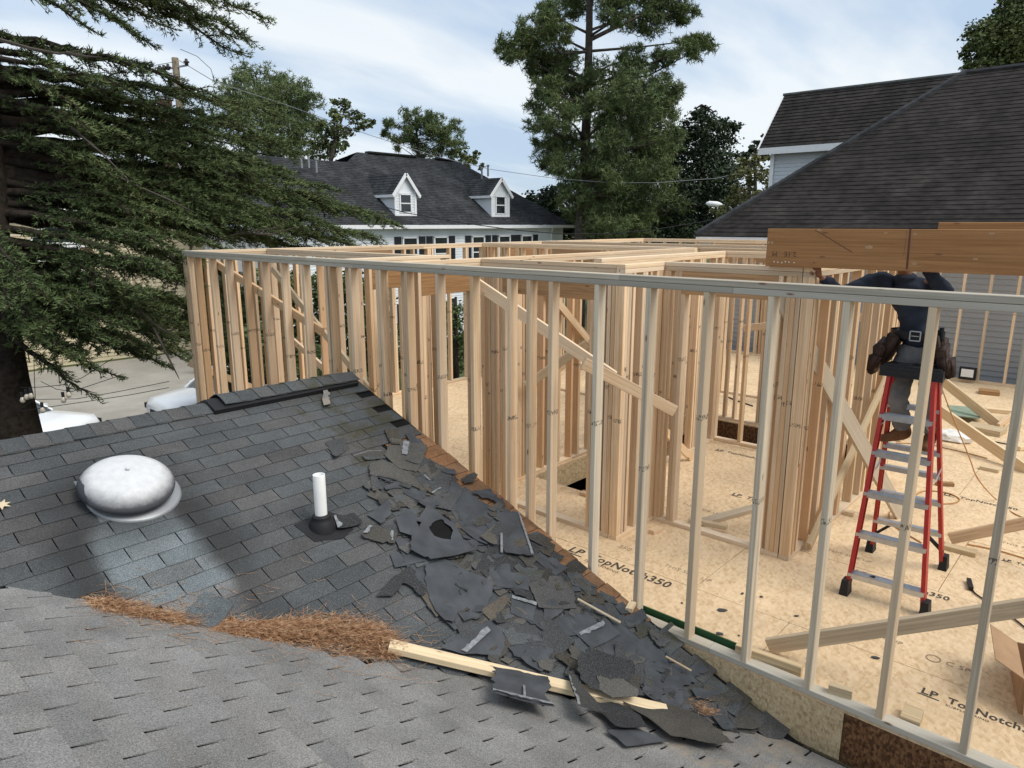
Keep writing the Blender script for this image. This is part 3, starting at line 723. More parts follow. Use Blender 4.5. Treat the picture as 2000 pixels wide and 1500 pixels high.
# ------------------------------------------------------------------ torn pieces
def pip(p, poly):
    x, y = p[0], p[1]; c = False; n_ = len(poly); j = n_ - 1
    for i in range(n_):
        if (poly[i][1] > y) != (poly[j][1] > y) and x < (poly[j][0] - poly[i][0]) * (y - poly[i][1]) / (poly[j][1] - poly[i][1]) + poly[i][0]: c = not c
        j = i
    return c
def roughen(poly, seed, step=0.025, amp=0.008):
    r_ = random.Random(seed); o = []
    for i in range(len(poly)):
        a, b = Vector(poly[i]), Vector(poly[(i + 1) % len(poly)]); L = (b - a).length; n_ = max(1, int(L / step))
        rough_edge = r_.random() < 0.65
        amp_ = amp * r_.choice((0.5, 1.0, 1.8))
        for k in range(n_):
            p = a.lerp(b, k / n_)
            if k and rough_edge: p += Vector((r_.uniform(-1, 1), r_.uniform(-1, 1))) * amp_
            o.append(p)
    return o
def sheet(name, poly, mt, seed, t=0.004, warp=0.010, holes=(), curl=0.0, step=0.05):
    """torn sheet: outline in the plane, crumpled, with thickness"""
    o = roughen(poly, seed); hs = [roughen(h, seed + 1, 0.02, 0.004) for h in holes]
    P = list(o); E = [(i, (i + 1) % len(o)) for i in range(len(o))]
    for h in hs:
        b = len(P); P += h; E += [(b + i, b + (i + 1) % len(h)) for i in range(len(h))]
    xs, ys = [p.x for p in o], [p.y for p in o]
    r_ = random.Random(seed + 5)
    y = min(ys)
    while y < max(ys):
        x = min(xs)
        while x < max(xs):
            q = (x + r_.uniform(-0.3, 0.3) * step, y + r_.uniform(-0.3, 0.3) * step)
            if pip(q, o) and not any(pip(q, h) for h in hs): P.append(Vector(q))
            x += step
        y += step
    V, _, Fc, *_r = geometry.delaunay_2d_cdt([Vector(p) for p in P], E, [], 0, 1e-5)
    keep = []
    for f in Fc:
        c = sum((V[i] for i in f), Vector((0, 0))) / len(f)
        if pip(c, o) and not any(pip(c, h) for h in hs): keep.append(tuple(f))
    cx, cy = sum(xs) / len(xs), sum(ys) / len(ys); rad = max(max(abs(p.x - cx), abs(p.y - cy)) for p in o) + 1e-6
    def zz(p):
        d = math.hypot(p.x - cx, p.y - cy) / rad
        return warp * (noise.noise(Vector((p.x * 5 + seed * 3.1, p.y * 5, seed))) + 0.5) + curl * d ** 3 * max(0, noise.noise(Vector((p.x * 2.5, p.y * 2.5, seed * 1.7))) + 0.3)
    n_ = len(V); top = [(p.x, p.y, max(0.0, zz(p)) + t) for p in V]; bot = [(p.x, p.y, max(0.0, zz(p))) for p in V]
    cnt = {}
    fl2 = []
    for f in keep:
        a = (V[f[1]] - V[f[0]]).cross(V[f[2]] - V[f[0]])
        if a < 0: f = tuple(reversed(f))
        fl2.append(f)
        for i in range(len(f)): cnt[(f[i], f[(i + 1) % len(f)])] = 1
    rimf = [(b, a, a + n_, b + n_) for (a, b) in cnt if (b, a) not in cnt]
    return MB().add(top + bot, fl2 + [tuple(i + n_ for i in reversed(f)) for f in fl2] + rimf).mesh(name, mt)
def px_piece(name, label, cat, pts, mt, h, seed, slope_=1, strips=(), group=None, holes=(), warp=0.012, curl=0.02, tilt=(0, 0)):
    n_, d_ = (RN1, RD1 + h / C_) if slope_ == 1 else ((0.375, 0, 1), z2_(0) + h / C_)
    W3_ = [onpl(x, y, n_, d_) for x, y in pts]; c = sum(W3_, Vector()) / len(W3_)
    Fm = F1 if slope_ == 1 else F2
    Mx = Matrix.Translation(c) @ Fm.to_4x4(); inv = Mx.inverted()
    loc = lambda q: [(lambda v: (v.x, v.y))(inv @ onpl(x, y, n_, d_)) for x, y in q]
    Mx = Mx @ Matrix.Rotation(tilt[0], 4, 'X') @ Matrix.Rotation(tilt[1], 4, 'Y')
    o = obj(name, sheet(name, loc(pts), mt, seed, warp=warp, holes=[loc(q) for q in holes], curl=curl), None, Mx)
    tag(o, label, cat, group)
    for q in strips:
        l = [Vector(v) for v in loc(q)]
        obj('adhesive_strip', sheet('adhesive_strip', l, M['adhesive'], seed + 9, t=0.0012, warp=warp * 0.2, step=0.03), o, Mx @ Matrix.Translation((0, 0, 0.004 + warp * 1.05 + (curl * 0.15))))
    return o
SH, FE = M['shingle_torn'], M['felt']
px_piece('felt_sheet', 'large blue-grey felt sheet with ragged lower edge in the middle of the torn shingles', 'roofing felt', [(828, 1105), (870, 1100), (962, 1140), (960, 1165), (945, 1200), (905, 1218), (893, 1198), (884, 1220), (868, 1215), (850, 1195), (838, 1170), (832, 1140)], M['felt'], 0.024, 1, warp=0.012)
px_piece('felt_sheet', 'black felt sheet with a torn hole beside the vent pipe', 'roofing felt', [(772, 1012), (796, 1000), (816, 1018), (834, 992), (856, 1004), (884, 1024), (905, 1058), (930, 1080), (890, 1088), (840, 1097), (800, 1078), (804, 1050), (780, 1042)], M['felt'], 0.036, 2, holes=[[(838, 1034), (846, 1022), (862, 1016), (884, 1040), (880, 1056), (860, 1052), (848, 1048)], [(812, 1022), (822, 1024), (818, 1034)]], warp=0.02, curl=0.05)
px_piece('torn_shingle', 'square shingle with a white strip lying highest near the ridge end', 'shingle', [(752, 893), (765, 858), (833, 872), (830, 893), (812, 925), (775, 915)], SH, 0.018, 3, strips=[[(788, 864), (799, 866), (793, 892), (784, 890)]])
px_piece('torn_shingle', 'long brownish shingle strip just below the square one with a white strip', 'shingle', [(720, 910), (745, 898), (800, 925), (822, 950), (818, 957), (760, 935), (722, 930)], SH, 0.02, 4)
px_piece('torn_shingle', 'upright dark shingle panel with pale edges close to the bare deck boards', 'shingle', [(968, 995), (1010, 1003), (1042, 1090), (985, 1085), (975, 1060)], FE, 0.020, 5, strips=[[(1010, 1003), (1013, 1003), (1042, 1088), (1037, 1088)], [(976, 1045), (980, 1045), (981, 1084), (976, 1083)]])
px_piece('torn_shingle', 'olive brown shingle piece right of the large felt sheet', 'shingle', [(1030, 1140), (1045, 1125), (1095, 1128), (1120, 1160), (1125, 1190), (1050, 1192), (1043, 1170)], SH, 0.020, 6)
px_piece('torn_shingle', 'small shingle with a pale band along its top edge', 'shingle', [(998, 1168), (1046, 1182), (1041, 1216), (996, 1200)], FE, 0.024, 7, strips=[[(999, 1166), (1047, 1181), (1046, 1187), (998, 1172)]])
px_piece('torn_shingle', 'large dark shingle with a slanting white strip just above the timber in the valley', 'shingle', [(862, 1266), (908, 1232), (957, 1213), (986, 1250), (976, 1284), (955, 1282), (905, 1280)], FE, 0.020, 8, strips=[[(899, 1274), (950, 1228), (957, 1236), (910, 1279)]])
px_piece('torn_shingle', 'four-sided shingle crossed by a white strip below the wooden stick', 'shingle', [(1118, 1236), (1178, 1210), (1210, 1242), (1155, 1270)], FE, 0.020, 10, strips=[[(1128, 1240), (1176, 1216), (1180, 1222), (1133, 1246)]])
px_piece('torn_shingle', 'dark double shingle tab lying across the timber in the valley', 'shingle', [(966, 1302), (1070, 1325), (1076, 1345), (1062, 1357), (1082, 1384), (1022, 1370), (960, 1356)], FE, 0.080, 11, slope_=2, strips=[[(1020, 1345), (1024, 1346), (1026, 1370), (1021, 1369)], [(961, 1352), (1080, 1380), (1081, 1383), (961, 1356)]])
px_piece('torn_shingle', 'narrow curled shingle standing against the lower end of the timber', 'shingle', [(1107, 1320), (1118, 1318), (1152, 1358), (1182, 1396), (1160, 1394), (1130, 1386)], SH, 0.10, 12, slope_=2, strips=[[(1107, 1320), (1110, 1320), (1132, 1383), (1128, 1383)]])
px_piece('torn_shingle', 'broad dark shingle above the buried part of the timber', 'shingle', [(1126, 1296), (1150, 1268), (1232, 1292), (1240, 1316), (1222, 1336), (1186, 1356), (1150, 1350), (1132, 1330)], SH, 0.10, 13)
px_piece('torn_shingle', 'stacked shingle pieces covering the timber near its tapered end', 'shingle', [(1165, 1322), (1215, 1330), (1246, 1350), (1242, 1364), (1195, 1366), (1172, 1350)], SH, 0.11, 14)
px_piece('felt_sheet', 'long black felt sheet reaching towards the bottom right of the debris', 'roofing felt', [(1205, 1368), (1260, 1362), (1318, 1382), (1365, 1400), (1432, 1458), (1390, 1455), (1310, 1440), (1262, 1402)], M['shingle_torn'], 0.05, 15, slope_=2)
px_piece('torn_shingle', 'flat dark shingle lowest of the debris on the pale slope', 'shingle', [(1184, 1432), (1230, 1424), (1304, 1450), (1222, 1461)], FE, 0.02, 16, slope_=2)
px_piece('torn_shingle', 'large torn shingle between the curled one and the lowest flat one', 'shingle', [(1150, 1380), (1200, 1372), (1252, 1402), (1262, 1428), (1200, 1426), (1182, 1400)], SH, 0.04, 26, slope_=2)
px_piece('torn_shingle', 'pointed grey shingle scrap lying alone above the vent pipe', 'shingle', [(637, 862), (672, 858), (676, 880), (655, 899), (646, 882)], SH, 0.012, 17)
px_piece('torn_shingle', 'brown shingle scrap with a white torn corner right of the vent pipe', 'shingle', [(704, 1046), (722, 1028), (773, 1040), (770, 1064), (712, 1053)], SH, 0.02, 18, strips=[[(708, 1044), (720, 1030), (728, 1031), (716, 1045)]])
px_piece('torn_shingle', 'forked shingle piece left of the large blue-grey felt sheet', 'shingle', [(735, 1166), (765, 1130), (800, 1108), (832, 1150), (825, 1166), (800, 1146), (786, 1140), (766, 1166)], SH, 0.02, 19)
px_piece('torn_shingle', 'bent grey shingle tucked against the black boot of the vent pipe', 'shingle', [(651, 1012), (690, 1004), (706, 1019), (700, 1027), (660, 1036)], SH, 0.02, 20, strips=[[(651, 1011), (656, 1010), (666, 1031), (659, 1035)]])
px_piece('torn_shingle', 'loose shingle flap lying in the gap between the two piles of pine straw', 'shingle', [(355, 1212), (378, 1182), (402, 1156), (458, 1181), (428, 1221), (405, 1229)], M['shingle_dark'], 0.02, 21)
px_piece('torn_shingle', 'narrow torn strip hanging from the black ridge vent', 'shingle', [(632, 757), (641, 752), (645, 790), (632, 795), (629, 780)], M['shingle_grey'], 0.03, 22, warp=0.006)
# scraps: nothing tells them apart
GS = 'torn shingle scraps strewn over the cut roof edge'
LS = 'small dark torn shingle scrap %s'
area = [(700, 905), (770, 832), (885, 905), (985, 1000), (1090, 1085), (1238, 1195), (1340, 1270), (1540, 1410), (1420, 1432), (1255, 1395), (1110, 1330), (965, 1278), (850, 1185), (765, 1070), (735, 1000)]
for i_, (lab, pts) in enumerate((('wide black felt patch under the scraps near the ridge end', [(745, 915), (800, 880), (870, 915), (905, 960), (880, 1000), (820, 985), (770, 960)]),
        ('wide black felt patch beside the bare deck boards below the ridge end', [(880, 945), (930, 975), (990, 1010), (1010, 1060), (960, 1070), (900, 1030), (870, 985)]),
        ('wide black felt patch in the middle of the cut edge', [(960, 1060), (1040, 1075), (1110, 1130), (1130, 1180), (1060, 1190), (985, 1150), (930, 1110)]),
        ('wide black felt patch left of the large blue-grey sheet', [(770, 1050), (850, 1085), (900, 1110), (890, 1190), (845, 1180), (800, 1120)]),
        ('wide black felt patch above the timber', [(880, 1200), (960, 1170), (1060, 1200), (1120, 1260), (1080, 1300), (985, 1285), (900, 1250)]),
        ('wide black felt patch near the lower end of the cut edge', [(1100, 1195), (1190, 1210), (1290, 1270), (1360, 1330), (1300, 1360), (1190, 1310), (1120, 1265)]))):
    px_piece('felt_sheet', lab, 'roofing felt', pts, M['felt'] if i_ % 2 else SH, 0.012, 300 + i_, warp=0.01, curl=0.02)
px_piece('felt_sheet', 'pitch black sheet added to darken the torn hole', 'roofing felt', [(820, 1015), (870, 1005), (905, 1050), (880, 1072), (835, 1060)], M['asphalt_shade'], 0.03, 310, warp=0.004, curl=0)  # sheet added beneath the hole so that it looks dark
rs = random.Random(77); n_s = 0
while n_s < 285:
    x, y = rs.uniform(700, 1540), rs.uniform(830, 1430)
    if not pip((x, y), area): continue
    q = onpl(x, y, RN1, RD1)
    sl = 1 if q.x + q.y > VC else 2
    if sl == 2: q = onpl(x, y, (0.375, 0, 1), z2_(0))
    if q.x > 3.93: continue
    L_, W_ = rs.uniform(0.07, 0.26), rs.uniform(0.05, 0.14)
    poly = [(-L_ / 2, -W_ / 2), (L_ / 2, -W_ / 2), (L_ / 2, W_ / 2), (-L_ / 2, W_ / 2)]
    for _ in range(rs.choice((1, 1, 2))):                     # tear a corner or bite out of a side
        c_ = rs.randrange(len(poly)); p_, n2_ = poly[c_], poly[(c_ + 1) % len(poly)]; m_ = poly[c_ - 1]
        f1, f2 = rs.uniform(.2, .7), rs.uniform(.2, .7)
        a_ = (p_[0] + (m_[0] - p_[0]) * f1, p_[1] + (m_[1] - p_[1]) * f1); b_ = (p_[0] + (n2_[0] - p_[0]) * f2, p_[1] + (n2_[1] - p_[1]) * f2)
        mid = ((a_[0] + b_[0]) / 2 * rs.uniform(.7, 1.05), (a_[1] + b_[1]) / 2 * rs.uniform(.7, 1.05))
        poly[c_:c_ + 1] = [a_, mid, b_]
    poly = [(u_ + rs.uniform(-.01, .01), v_ + rs.uniform(-.01, .01)) for u_, v_ in poly]
    th0 = rs.choice((0, math.pi / 2, math.pi)) + rs.gauss(0, 0.5)
    h = rs.uniform(0.006, 0.022)
    Fm = F1 if sl == 1 else F2
    Mx = Matrix.Translation(q + (Fm @ Vector((0, 0, 1))) * h) @ Fm.to_4x4() @ Matrix.Rotation(th0, 4, 'Z') @ Matrix.Rotation(rs.uniform(-0.05, 0.05), 4, 'X') @ Matrix.Rotation(rs.uniform(-0.05, 0.05), 4, 'Y')
    if max((Mx @ Vector((p_[0], p_[1], 0))).x for p_ in poly) > 4.0: continue
    o = obj('shingle_scrap', sheet('shingle_scrap', [Vector(p_) for p_ in poly], rs.choice((SH, SH, FE, FE, M['torn_brown'], M['shingle_dark'])), 100 + n_s, warp=0.010, curl=0.035 if rs.random() < .3 else 0.01, step=0.05), None, Mx)
    tag(o, LS % ('close to the bare deck boards' if q.x > 3.55 else 'between vent pipe and ridge end' if q.y > 4.0 else 'below the timber on the pale slope' if sl == 2 else 'around the large blue-grey felt sheet' if q.x < 3.1 else 'in the middle of the debris heap'), 'shingle scrap', GS); n_s += 1
    if rs.random() < 0.015:
        s0 = L_ * 0.4
        obj('adhesive_strip', sheet('adhesive_strip', [(-s0, -0.008), (s0, -0.008), (s0, 0.006), (-s0, 0.007)], M['adhesive'], n_s, t=0.0012, warp=0.002, step=0.05), o, Mx @ Matrix.Translation((0, 0, 0.016)))
# dark chips on the new floor
for px, py, s in ((1410, 1192, 0.07), (1487, 1166, 0.03), (1450, 1160, 0.03), (1332, 1178, 0.025), (1555, 1203, 0.035), (1405, 1238, 0.05), (1443, 1242, 0.02), (1710, 1285, 0.045), (1550, 1240, 0.02), (1470, 1228, 0.025)):
    c = onz(px, py, 0.003); k = 6; s *= 0.62
    poly = [(s * rs.uniform(0.6, 1.1) * math.cos(2 * math.pi * i / k), s * rs.uniform(0.35, 0.7) * math.sin(2 * math.pi * i / k)) for i in range(k)]
    o = obj('shingle_chip', sheet('shingle_chip', poly, FE, int(px), warp=0.004, step=0.05), None, Matrix.Translation(c) @ Matrix.Rotation(rs.uniform(0, 3), 4, 'Z'))
    tag(o, 'dark shingle chip lying on the pale subfloor behind the long stud wall', 'shingle chip', 'shingle chips on the subfloor')

# ------------------------------------------------------------------ timber in the valley, sticks
pa = onpl(760, 1261, RN1, RD1 + 0.042); pz = onpl(1302, 1389, RN1, RD1 + 0.055)
tag(lumber('timber', pa, pz, 0.089, 0.038, M['pale'], None, (pz - pa).cross(Vector((0, 0, 1)))), 'long pale two-by-four timber lying in the roof valley under torn shingles', 'timber')
for i, (x0, y0, x1, y1, lab) in enumerate(((1128, 1170, 1212, 1216, 'thin brown wooden stick lying among the torn shingles near the cut edge'), (1300, 1282, 1350, 1310, 'thin white stick near the lower end of the torn shingles'), (690, 890, 745, 880, 'thin pale wire above the torn shingles near the ridge'))):
    A_, B_ = onpl(x0, y0, RN1, RD1 + 0.07), onpl(x1, y1, RN1, RD1 + 0.06)
    if i == 2: tag(obj('wire', MB().tube([A_, A_.lerp(B_, 0.5) + Vector((0.02, 0.02, 0.01)), B_], 0.003, 5).mesh('wire', M['adhesive'])), lab, 'wire')
    else: tag(lumber('stick', A_, B_, 0.02 if i == 0 else 0.012, 0.012, M['greywood'] if i == 0 else M['pale']), lab, 'stick')

# ------------------------------------------------------------------ pine straw
def straw(name, label, spine, n, seed):
    r_ = np.random.default_rng(seed); V = []; Fq = []
    pts = [(onpl(x, y, RN1, RD1), wd, ht) for x, y, wd, ht in spine]
    k = len(pts)
    for i in range(n):
        t = r_.random() * (k - 1); j = int(t); f = t - j
        c = pts[j][0].lerp(pts[j + 1][0], f); wd = pts[j][1] * (1 - f) + pts[j + 1][1] * f; ht = pts[j][2] * (1 - f) + pts[j + 1][2] * f
        g = r_.normal() * 0.5
        along = (pts[j + 1][0] - pts[j][0]); along.z = 0; along.normalize(); side = Vector((along.y, -along.x, 0))
        p = c + side * (g * wd); p.z = max(z1_(p.y), z2_(p.x)) + 0.008 + abs(r_.random()) * ht * max(0.05, 1 - g * g * 1.2)
        an = r_.normal() * 0.65 + math.atan2(along.y, along.x); L = r_.uniform(0.08, 0.22); wv = 0.0008 + r_.random() * 0.0006
        dz = r_.normal() * 0.10; d = Vector((math.cos(an), math.sin(an), dz - 0.2 * along.y)); b = r_.normal() * 0.02
        s = Vector((-d.y, d.x, 0)).normalized() * wv
        a0 = p - d * L / 2; a2 = p + d * L / 2; a1 = p + Vector((s.x, s.y, 0)).normalized() * b + Vector((0, 0, 0.006))
        for q in (a0, a2, a1): q.z = max(q.z, max(z1_(q.y), z2_(q.x)) + 0.006)
        up = Vector((0, 0, wv))
        v0 = len(V)
        V += [a0 - s, a0 + s, a1 + s + up, a1 - s + up, a2 + s, a2 - s]
        Fq += [(v0, v0 + 1, v0 + 2, v0 + 3), (v0 + 3, v0 + 2, v0 + 4, v0 + 5)]
    o = obj(name, np_mesh(name, [tuple(v) for v in V], Fq, M['straw'], 4), kind='stuff'); return tag(o, label, 'pine straw')
straw('pine_straw', 'small pile of orange-brown pine straw at the left end of the roof valley', [(185, 1181, 0.03, 0.006), (225, 1194, 0.045, 0.014), (270, 1206, 0.06, 0.018), (320, 1214, 0.045, 0.012), (380, 1222, 0.03, 0.005)], 620, 1)
straw('pine_straw', 'large pile of orange-brown pine straw against the end of the timber', [(420, 1228, 0.04, 0.005), (500, 1238, 0.055, 0.014), (560, 1236, 0.07, 0.022), (620, 1238, 0.12, 0.04), (690, 1246, 0.13, 0.042), (735, 1258, 0.11, 0.03), (770, 1274, 0.06, 0.008)], 2600, 2)
straw('pine_straw', 'few stray pine needles scattered along the roof valley beside the piles', [(170, 1180, 0.22, 0.004), (400, 1230, 0.30, 0.004), (620, 1250, 0.42, 0.004), (860, 1290, 0.25, 0.004)], 260, 3)
straw('pine_straw', 'small tuft of pine straw under the torn shingles near the lower end', [(1345, 1375, 0.03, 0.02), (1362, 1388, 0.03, 0.025), (1378, 1400, 0.03, 0.02)], 60, 4)
# dry leaf at the picture's left
lf = [(0.0, 0.05), (0.012, 0.02), (0.045, 0.03), (0.022, 0.005), (0.05, -0.012), (0.018, -0.015), (0.02, -0.045), (0.0, -0.025), (-0.02, -0.05), (-0.016, -0.014), (-0.05, -0.01), (-0.02, 0.006), (-0.04, 0.03), (-0.012, 0.022)]
lp_ = onpl(3, 987, RN1, RD1 + 0.02)
tag(obj('fallen_leaf', sheet('fallen_leaf', [Vector(q) for q in lf], M['pale'], 5, t=0.001, warp=0.012, step=0.02), None, Matrix.Translation(lp_) @ F1.to_4x4() @ Matrix.Rotation(1.2, 4, 'Z')), 'dry tan oak leaf lying on the dark shingles left of the roof vent', 'leaf')
# ------------------------------------------------------------------ big beam
beam = thing('beam', 'big orange-brown engineered beam held up at the corner post', 'beam', (5.66, 2.34, 2.47))
BX = 5.625
lumber('beam_ply', (BX + 0.022, 2.33, 2.611), (BX + 0.022, -3.6, 2.611), 0.29, 0.044, M['lvl'], beam, (0, 0, 1))
lumber('beam_ply', (BX + 0.067, 2.33, 2.611), (BX + 0.067, -3.6, 2.611), 0.29, 0.044, M['lvl'], beam, (0, 0, 1))
mk = MB()
def mark(px, py, qx, qy, wd):
    a, b = onx(px, py, BX - 0.001), onx(qx, qy, BX - 0.001); d = (b - a); n_ = Vector((0, -d.z, d.y)).normalized() * wd
    mk.add([a - n_, a + n_, b + n_, b - n_], [(0, 1, 2, 3)])
mark(1592, 449, 1665, 493, 0.003); mark(1778, 447, 1771, 526, 0.007); mark(1771, 450, 1765, 500, 0.001)
obj('scorch_mark', mk.mesh('scorch_mark', M['shutter_brown']), beam, Matrix.Identity(4))
dots = MB()
for i, x in enumerate((1512, 1519, 1527, 1534, 1541, 1551)):
    c = onx(x, 511 + (i % 3), BX - 0.001); dots.add([c + Vector((0, a_, b_)) for a_, b_ in ((-.004, -.004), (.004, -.004), (.004, .004), (-.004, .004))], [(0, 1, 2, 3)])
obj('white_dots', dots.mesh('white_dots', M['pvc']), beam, Matrix.Identity(4))
a = onx(1556, 492, BX - 0.0015)
lettering('2.1E   M', None, 0.055, M['shutter_brown'], beam, Matrix(((0, 0, -1, a.x), (1, 0, 0, a.y), (0, -1, 0, a.z), (0, 0, 0, 1))))
knots = MB()
for x, y, r_ in ((1505, 474, .016), (1600, 449, .013), (1697, 483, .018), (1787, 457, .010), (1785, 515, .012), (1937, 456, .012), (1905, 506, .010), (1730, 455, .008)):
    c = onx(x, y, BX - 0.0008); knots.add([(c.x, c.y + r_ * 1.5 * math.cos(q * .7854), c.z + r_ * .8 * math.sin(q * .7854)) for q in range(8)], [tuple(range(8))])
obj('knot', knots.mesh('knot', M['header']), beam, Matrix.Identity(4))
b2 = lumber('beam', (5.80, 1.18, 2.66), (5.80, -3.6, 2.66), 0.286, 0.044, M['lvl'], None, (0, 0, 1))
tag(b2, 'second orange beam standing slightly higher behind the big beam', 'beam')
# post under the beam end
tag(lumber('post', (5.735, 2.005, 0.04), (5.735, 2.005, 2.38), 0.089, 0.06, M['header'], None, (0, 1, 0)), 'brown post beside the corner post under the big beam', 'post')

# ------------------------------------------------------------------ diagonal braces and loose timber
def brace(label, p0, p1, wd=0.089, dp=0.038, up=(0, 0, 1), mt='stud'):
    return tag(lumber('brace', p0, p1, wd, dp, M[mt], None, up), label, 'brace', 'diagonal braces nailed across the new stud walls')
brace('pale diagonal brace high on the left part of the long stud wall', (4.132, 8.72, 2.36), (4.132, 6.35, 1.70))
brace('diagonal brace starting under the grey top plate in the middle of the long wall', (4.132, 4.12, 2.33), (4.60, 3.05, 1.62))
brace('diagonal brace crossing behind the studs left of the first corner post', (4.140, 3.02, 1.80), (4.80, 2.62, 1.38))
brace('wide diagonal brace running down from the corner post towards the ladder', (5.64, 2.22, 2.26), (7.35, 1.50, 0.02), mt='greywood', wd=0.14)
brace('bright sunlit brace standing on the bottom plate left of the ladder', (5.99, 1.90, 0.05), (7.95, 1.90, 1.30), mt='pale')
brace('long brace rising from the bottom plate of the long wall to the right edge', (4.30, 1.56, 0.045), (4.70, -0.40, 1.06), mt='greywood', wd=0.10)
brace('brace rising to the right behind the ladder foot', (7.0, 1.02, 0.05), (7.0, -0.7, 1.05), mt='stud', wd=0.10)
brace('upper of the two braces coming down at the right behind the ladder', onx(1826, 732, 12.3), onz(1958, 837, 0.03), mt='pale', wd=0.14)
brace('lower of the two braces coming down at the right behind the ladder', onx(1826, 795, 10.6), onz(2006, 920, 0.03), mt='pale', wd=0.14)
brace('brace against the right end of the farthest wall', onz(1950, 835, 0.06), onx(2030, 770, 12.5), mt='stud', wd=0.12)
brace('brace behind the torn roof ridge in the closet', (5.12, 9.0, 2.2), (5.12, 6.3, 0.4), mt='pale')
brace('lower brace behind the torn roof ridge', (5.25, 8.8, 1.2), (5.25, 6.0, 0.05), mt='stud')
brace('brace leaning in the stair opening wall', (5.9, 4.90, 2.2), (8.2, 4.90, 0.3), mt='stud')
brace('brace leaning the other way behind the stair opening', (9.3, 5.1, 2.3), (9.3, 7.6, 0.1), mt='pale')
brace('short brace block leaning at the stair opening plate', (6.95, 3.98, 0.55), (7.55, 3.86, 0.03), mt='stud')
brace('brace with red clamp at its foot on the far floor', (9.9, 2.6, 1.0), (10.8, 2.95, 0.03), mt='pale')
brace('brace crossing the far studs below the header', (9.0, 3.95, 1.45), (9.0, 2.3, 1.75), mt='stud')
brace('brace rising in the first corner room', (5.62, 4.85, 1.1), (6.1, 4.4, 1.55), mt='pale')
brace('brace end poking out at the left edge of the long wall', (4.06, 9.46, 0.98), (4.9, 9.30, 0.5), mt='pale', wd=0.089)
def loose(label, px, py, qx, qy, h=0.02, wd=0.089, dp=0.038, mt='pale', cat='timber offcut', name='offcut'):
    a_, b_ = onz(px, py, h), onz(qx, qy, h)
    return tag(lumber(name, a_, b_, dp, wd, M[mt], None, (0, 0, 1)), label, cat)
loose('long pale offcut leaning beside the grey bottom plate under the near brace', 1438, 1268, 1566, 1312, 0.045, 0.05, 0.085)
loose('short pale block standing by the bottom plate between two studs', 1618, 1346, 1664, 1360, 0.05, 0.045, 0.085)
loose('square pale block with print lying near the bottom plate', 1762, 1392, 1800, 1406, 0.03, 0.14, 0.05)
loose('two-by-four lying inside the room behind the corner post', 1362, 1022, 1500, 985, 0.02, 0.10, 0.04, 'greywood')
loose('short white offcut lying on the plate in the room', 1345, 1015, 1420, 1030, 0.06, 0.06, 0.04)
loose('short block on the floor at the corner wall', 1272, 1040, 1290, 1032, 0.02, 0.06, 0.04, 'stud')
loose('short block beside the plate behind the ladder wall', 1650, 1000, 1668, 1004, 0.02, 0.07, 0.04, 'pale')
loose('pale two-by-four under the rising brace by the ladder', 1845, 1066, 1907, 1082, 0.02, 0.09, 0.04, 'pale')
loose('brown block lying behind the ladder', 1828, 944, 1862, 946, 0.02, 0.06, 0.04, 'header')
loose('thin offcut lying across the floor behind the ladder', 1915, 912, 1952, 920, 0.02, 0.08, 0.04)
loose('dark plank lying at the foot of the farthest wall', 1912, 764, 1952, 768, 0.03, 0.24, 0.07, 'header')
loose('stack of pale boards under the green board', 1890, 832, 1960, 845, 0.04, 0.30, 0.08, 'pale')
loose('pale board lying behind the board stack', 1925, 800, 1990, 806, 0.03, 0.1, 0.06, 'pale')
loose('offcut by the right picture edge behind the long wall', 1985, 875, 2010, 870, 0.03, 0.1, 0.05)
loose('small pale offcut between ladder and board stack', 1752, 858, 1770, 848, 0.03, 0.08, 0.05)
loose('small block lying on the closet floor', 1136, 962, 1150, 966, 0.02, 0.08, 0.04, 'stud')
gb = [onz(x, y, 0.012) for x, y in ((1848, 802), (1905, 806), (1922, 822), (1908, 828), (1862, 822))]
tag(obj('board', MB().prism([(v.x, v.y) for v in gb], 0.085, 0.10).mesh('board', M['greenboard'])), 'pale green board lying flat on stacked timber behind the ladder', 'board')
# green strip and white scrap at the plate
tag(obj('membrane_strip', MB().box((4.135, 2.10, 0.04), (0.012, 0.86, 0.075)).mesh('membrane_strip', M['green'])), 'dark green membrane strip standing along the bottom plate', 'membrane strip')
p = onpl(1228, 1192, RN1, RD1 + 0.03)
tag(lumber('offcut', p, p + Vector((0.10, 0.03, 0.0)), 0.03, 0.05, M['pale'], None, (0, 0, 1)), 'small white wood scrap lying at the cut roof edge below a stud', 'timber offcut')

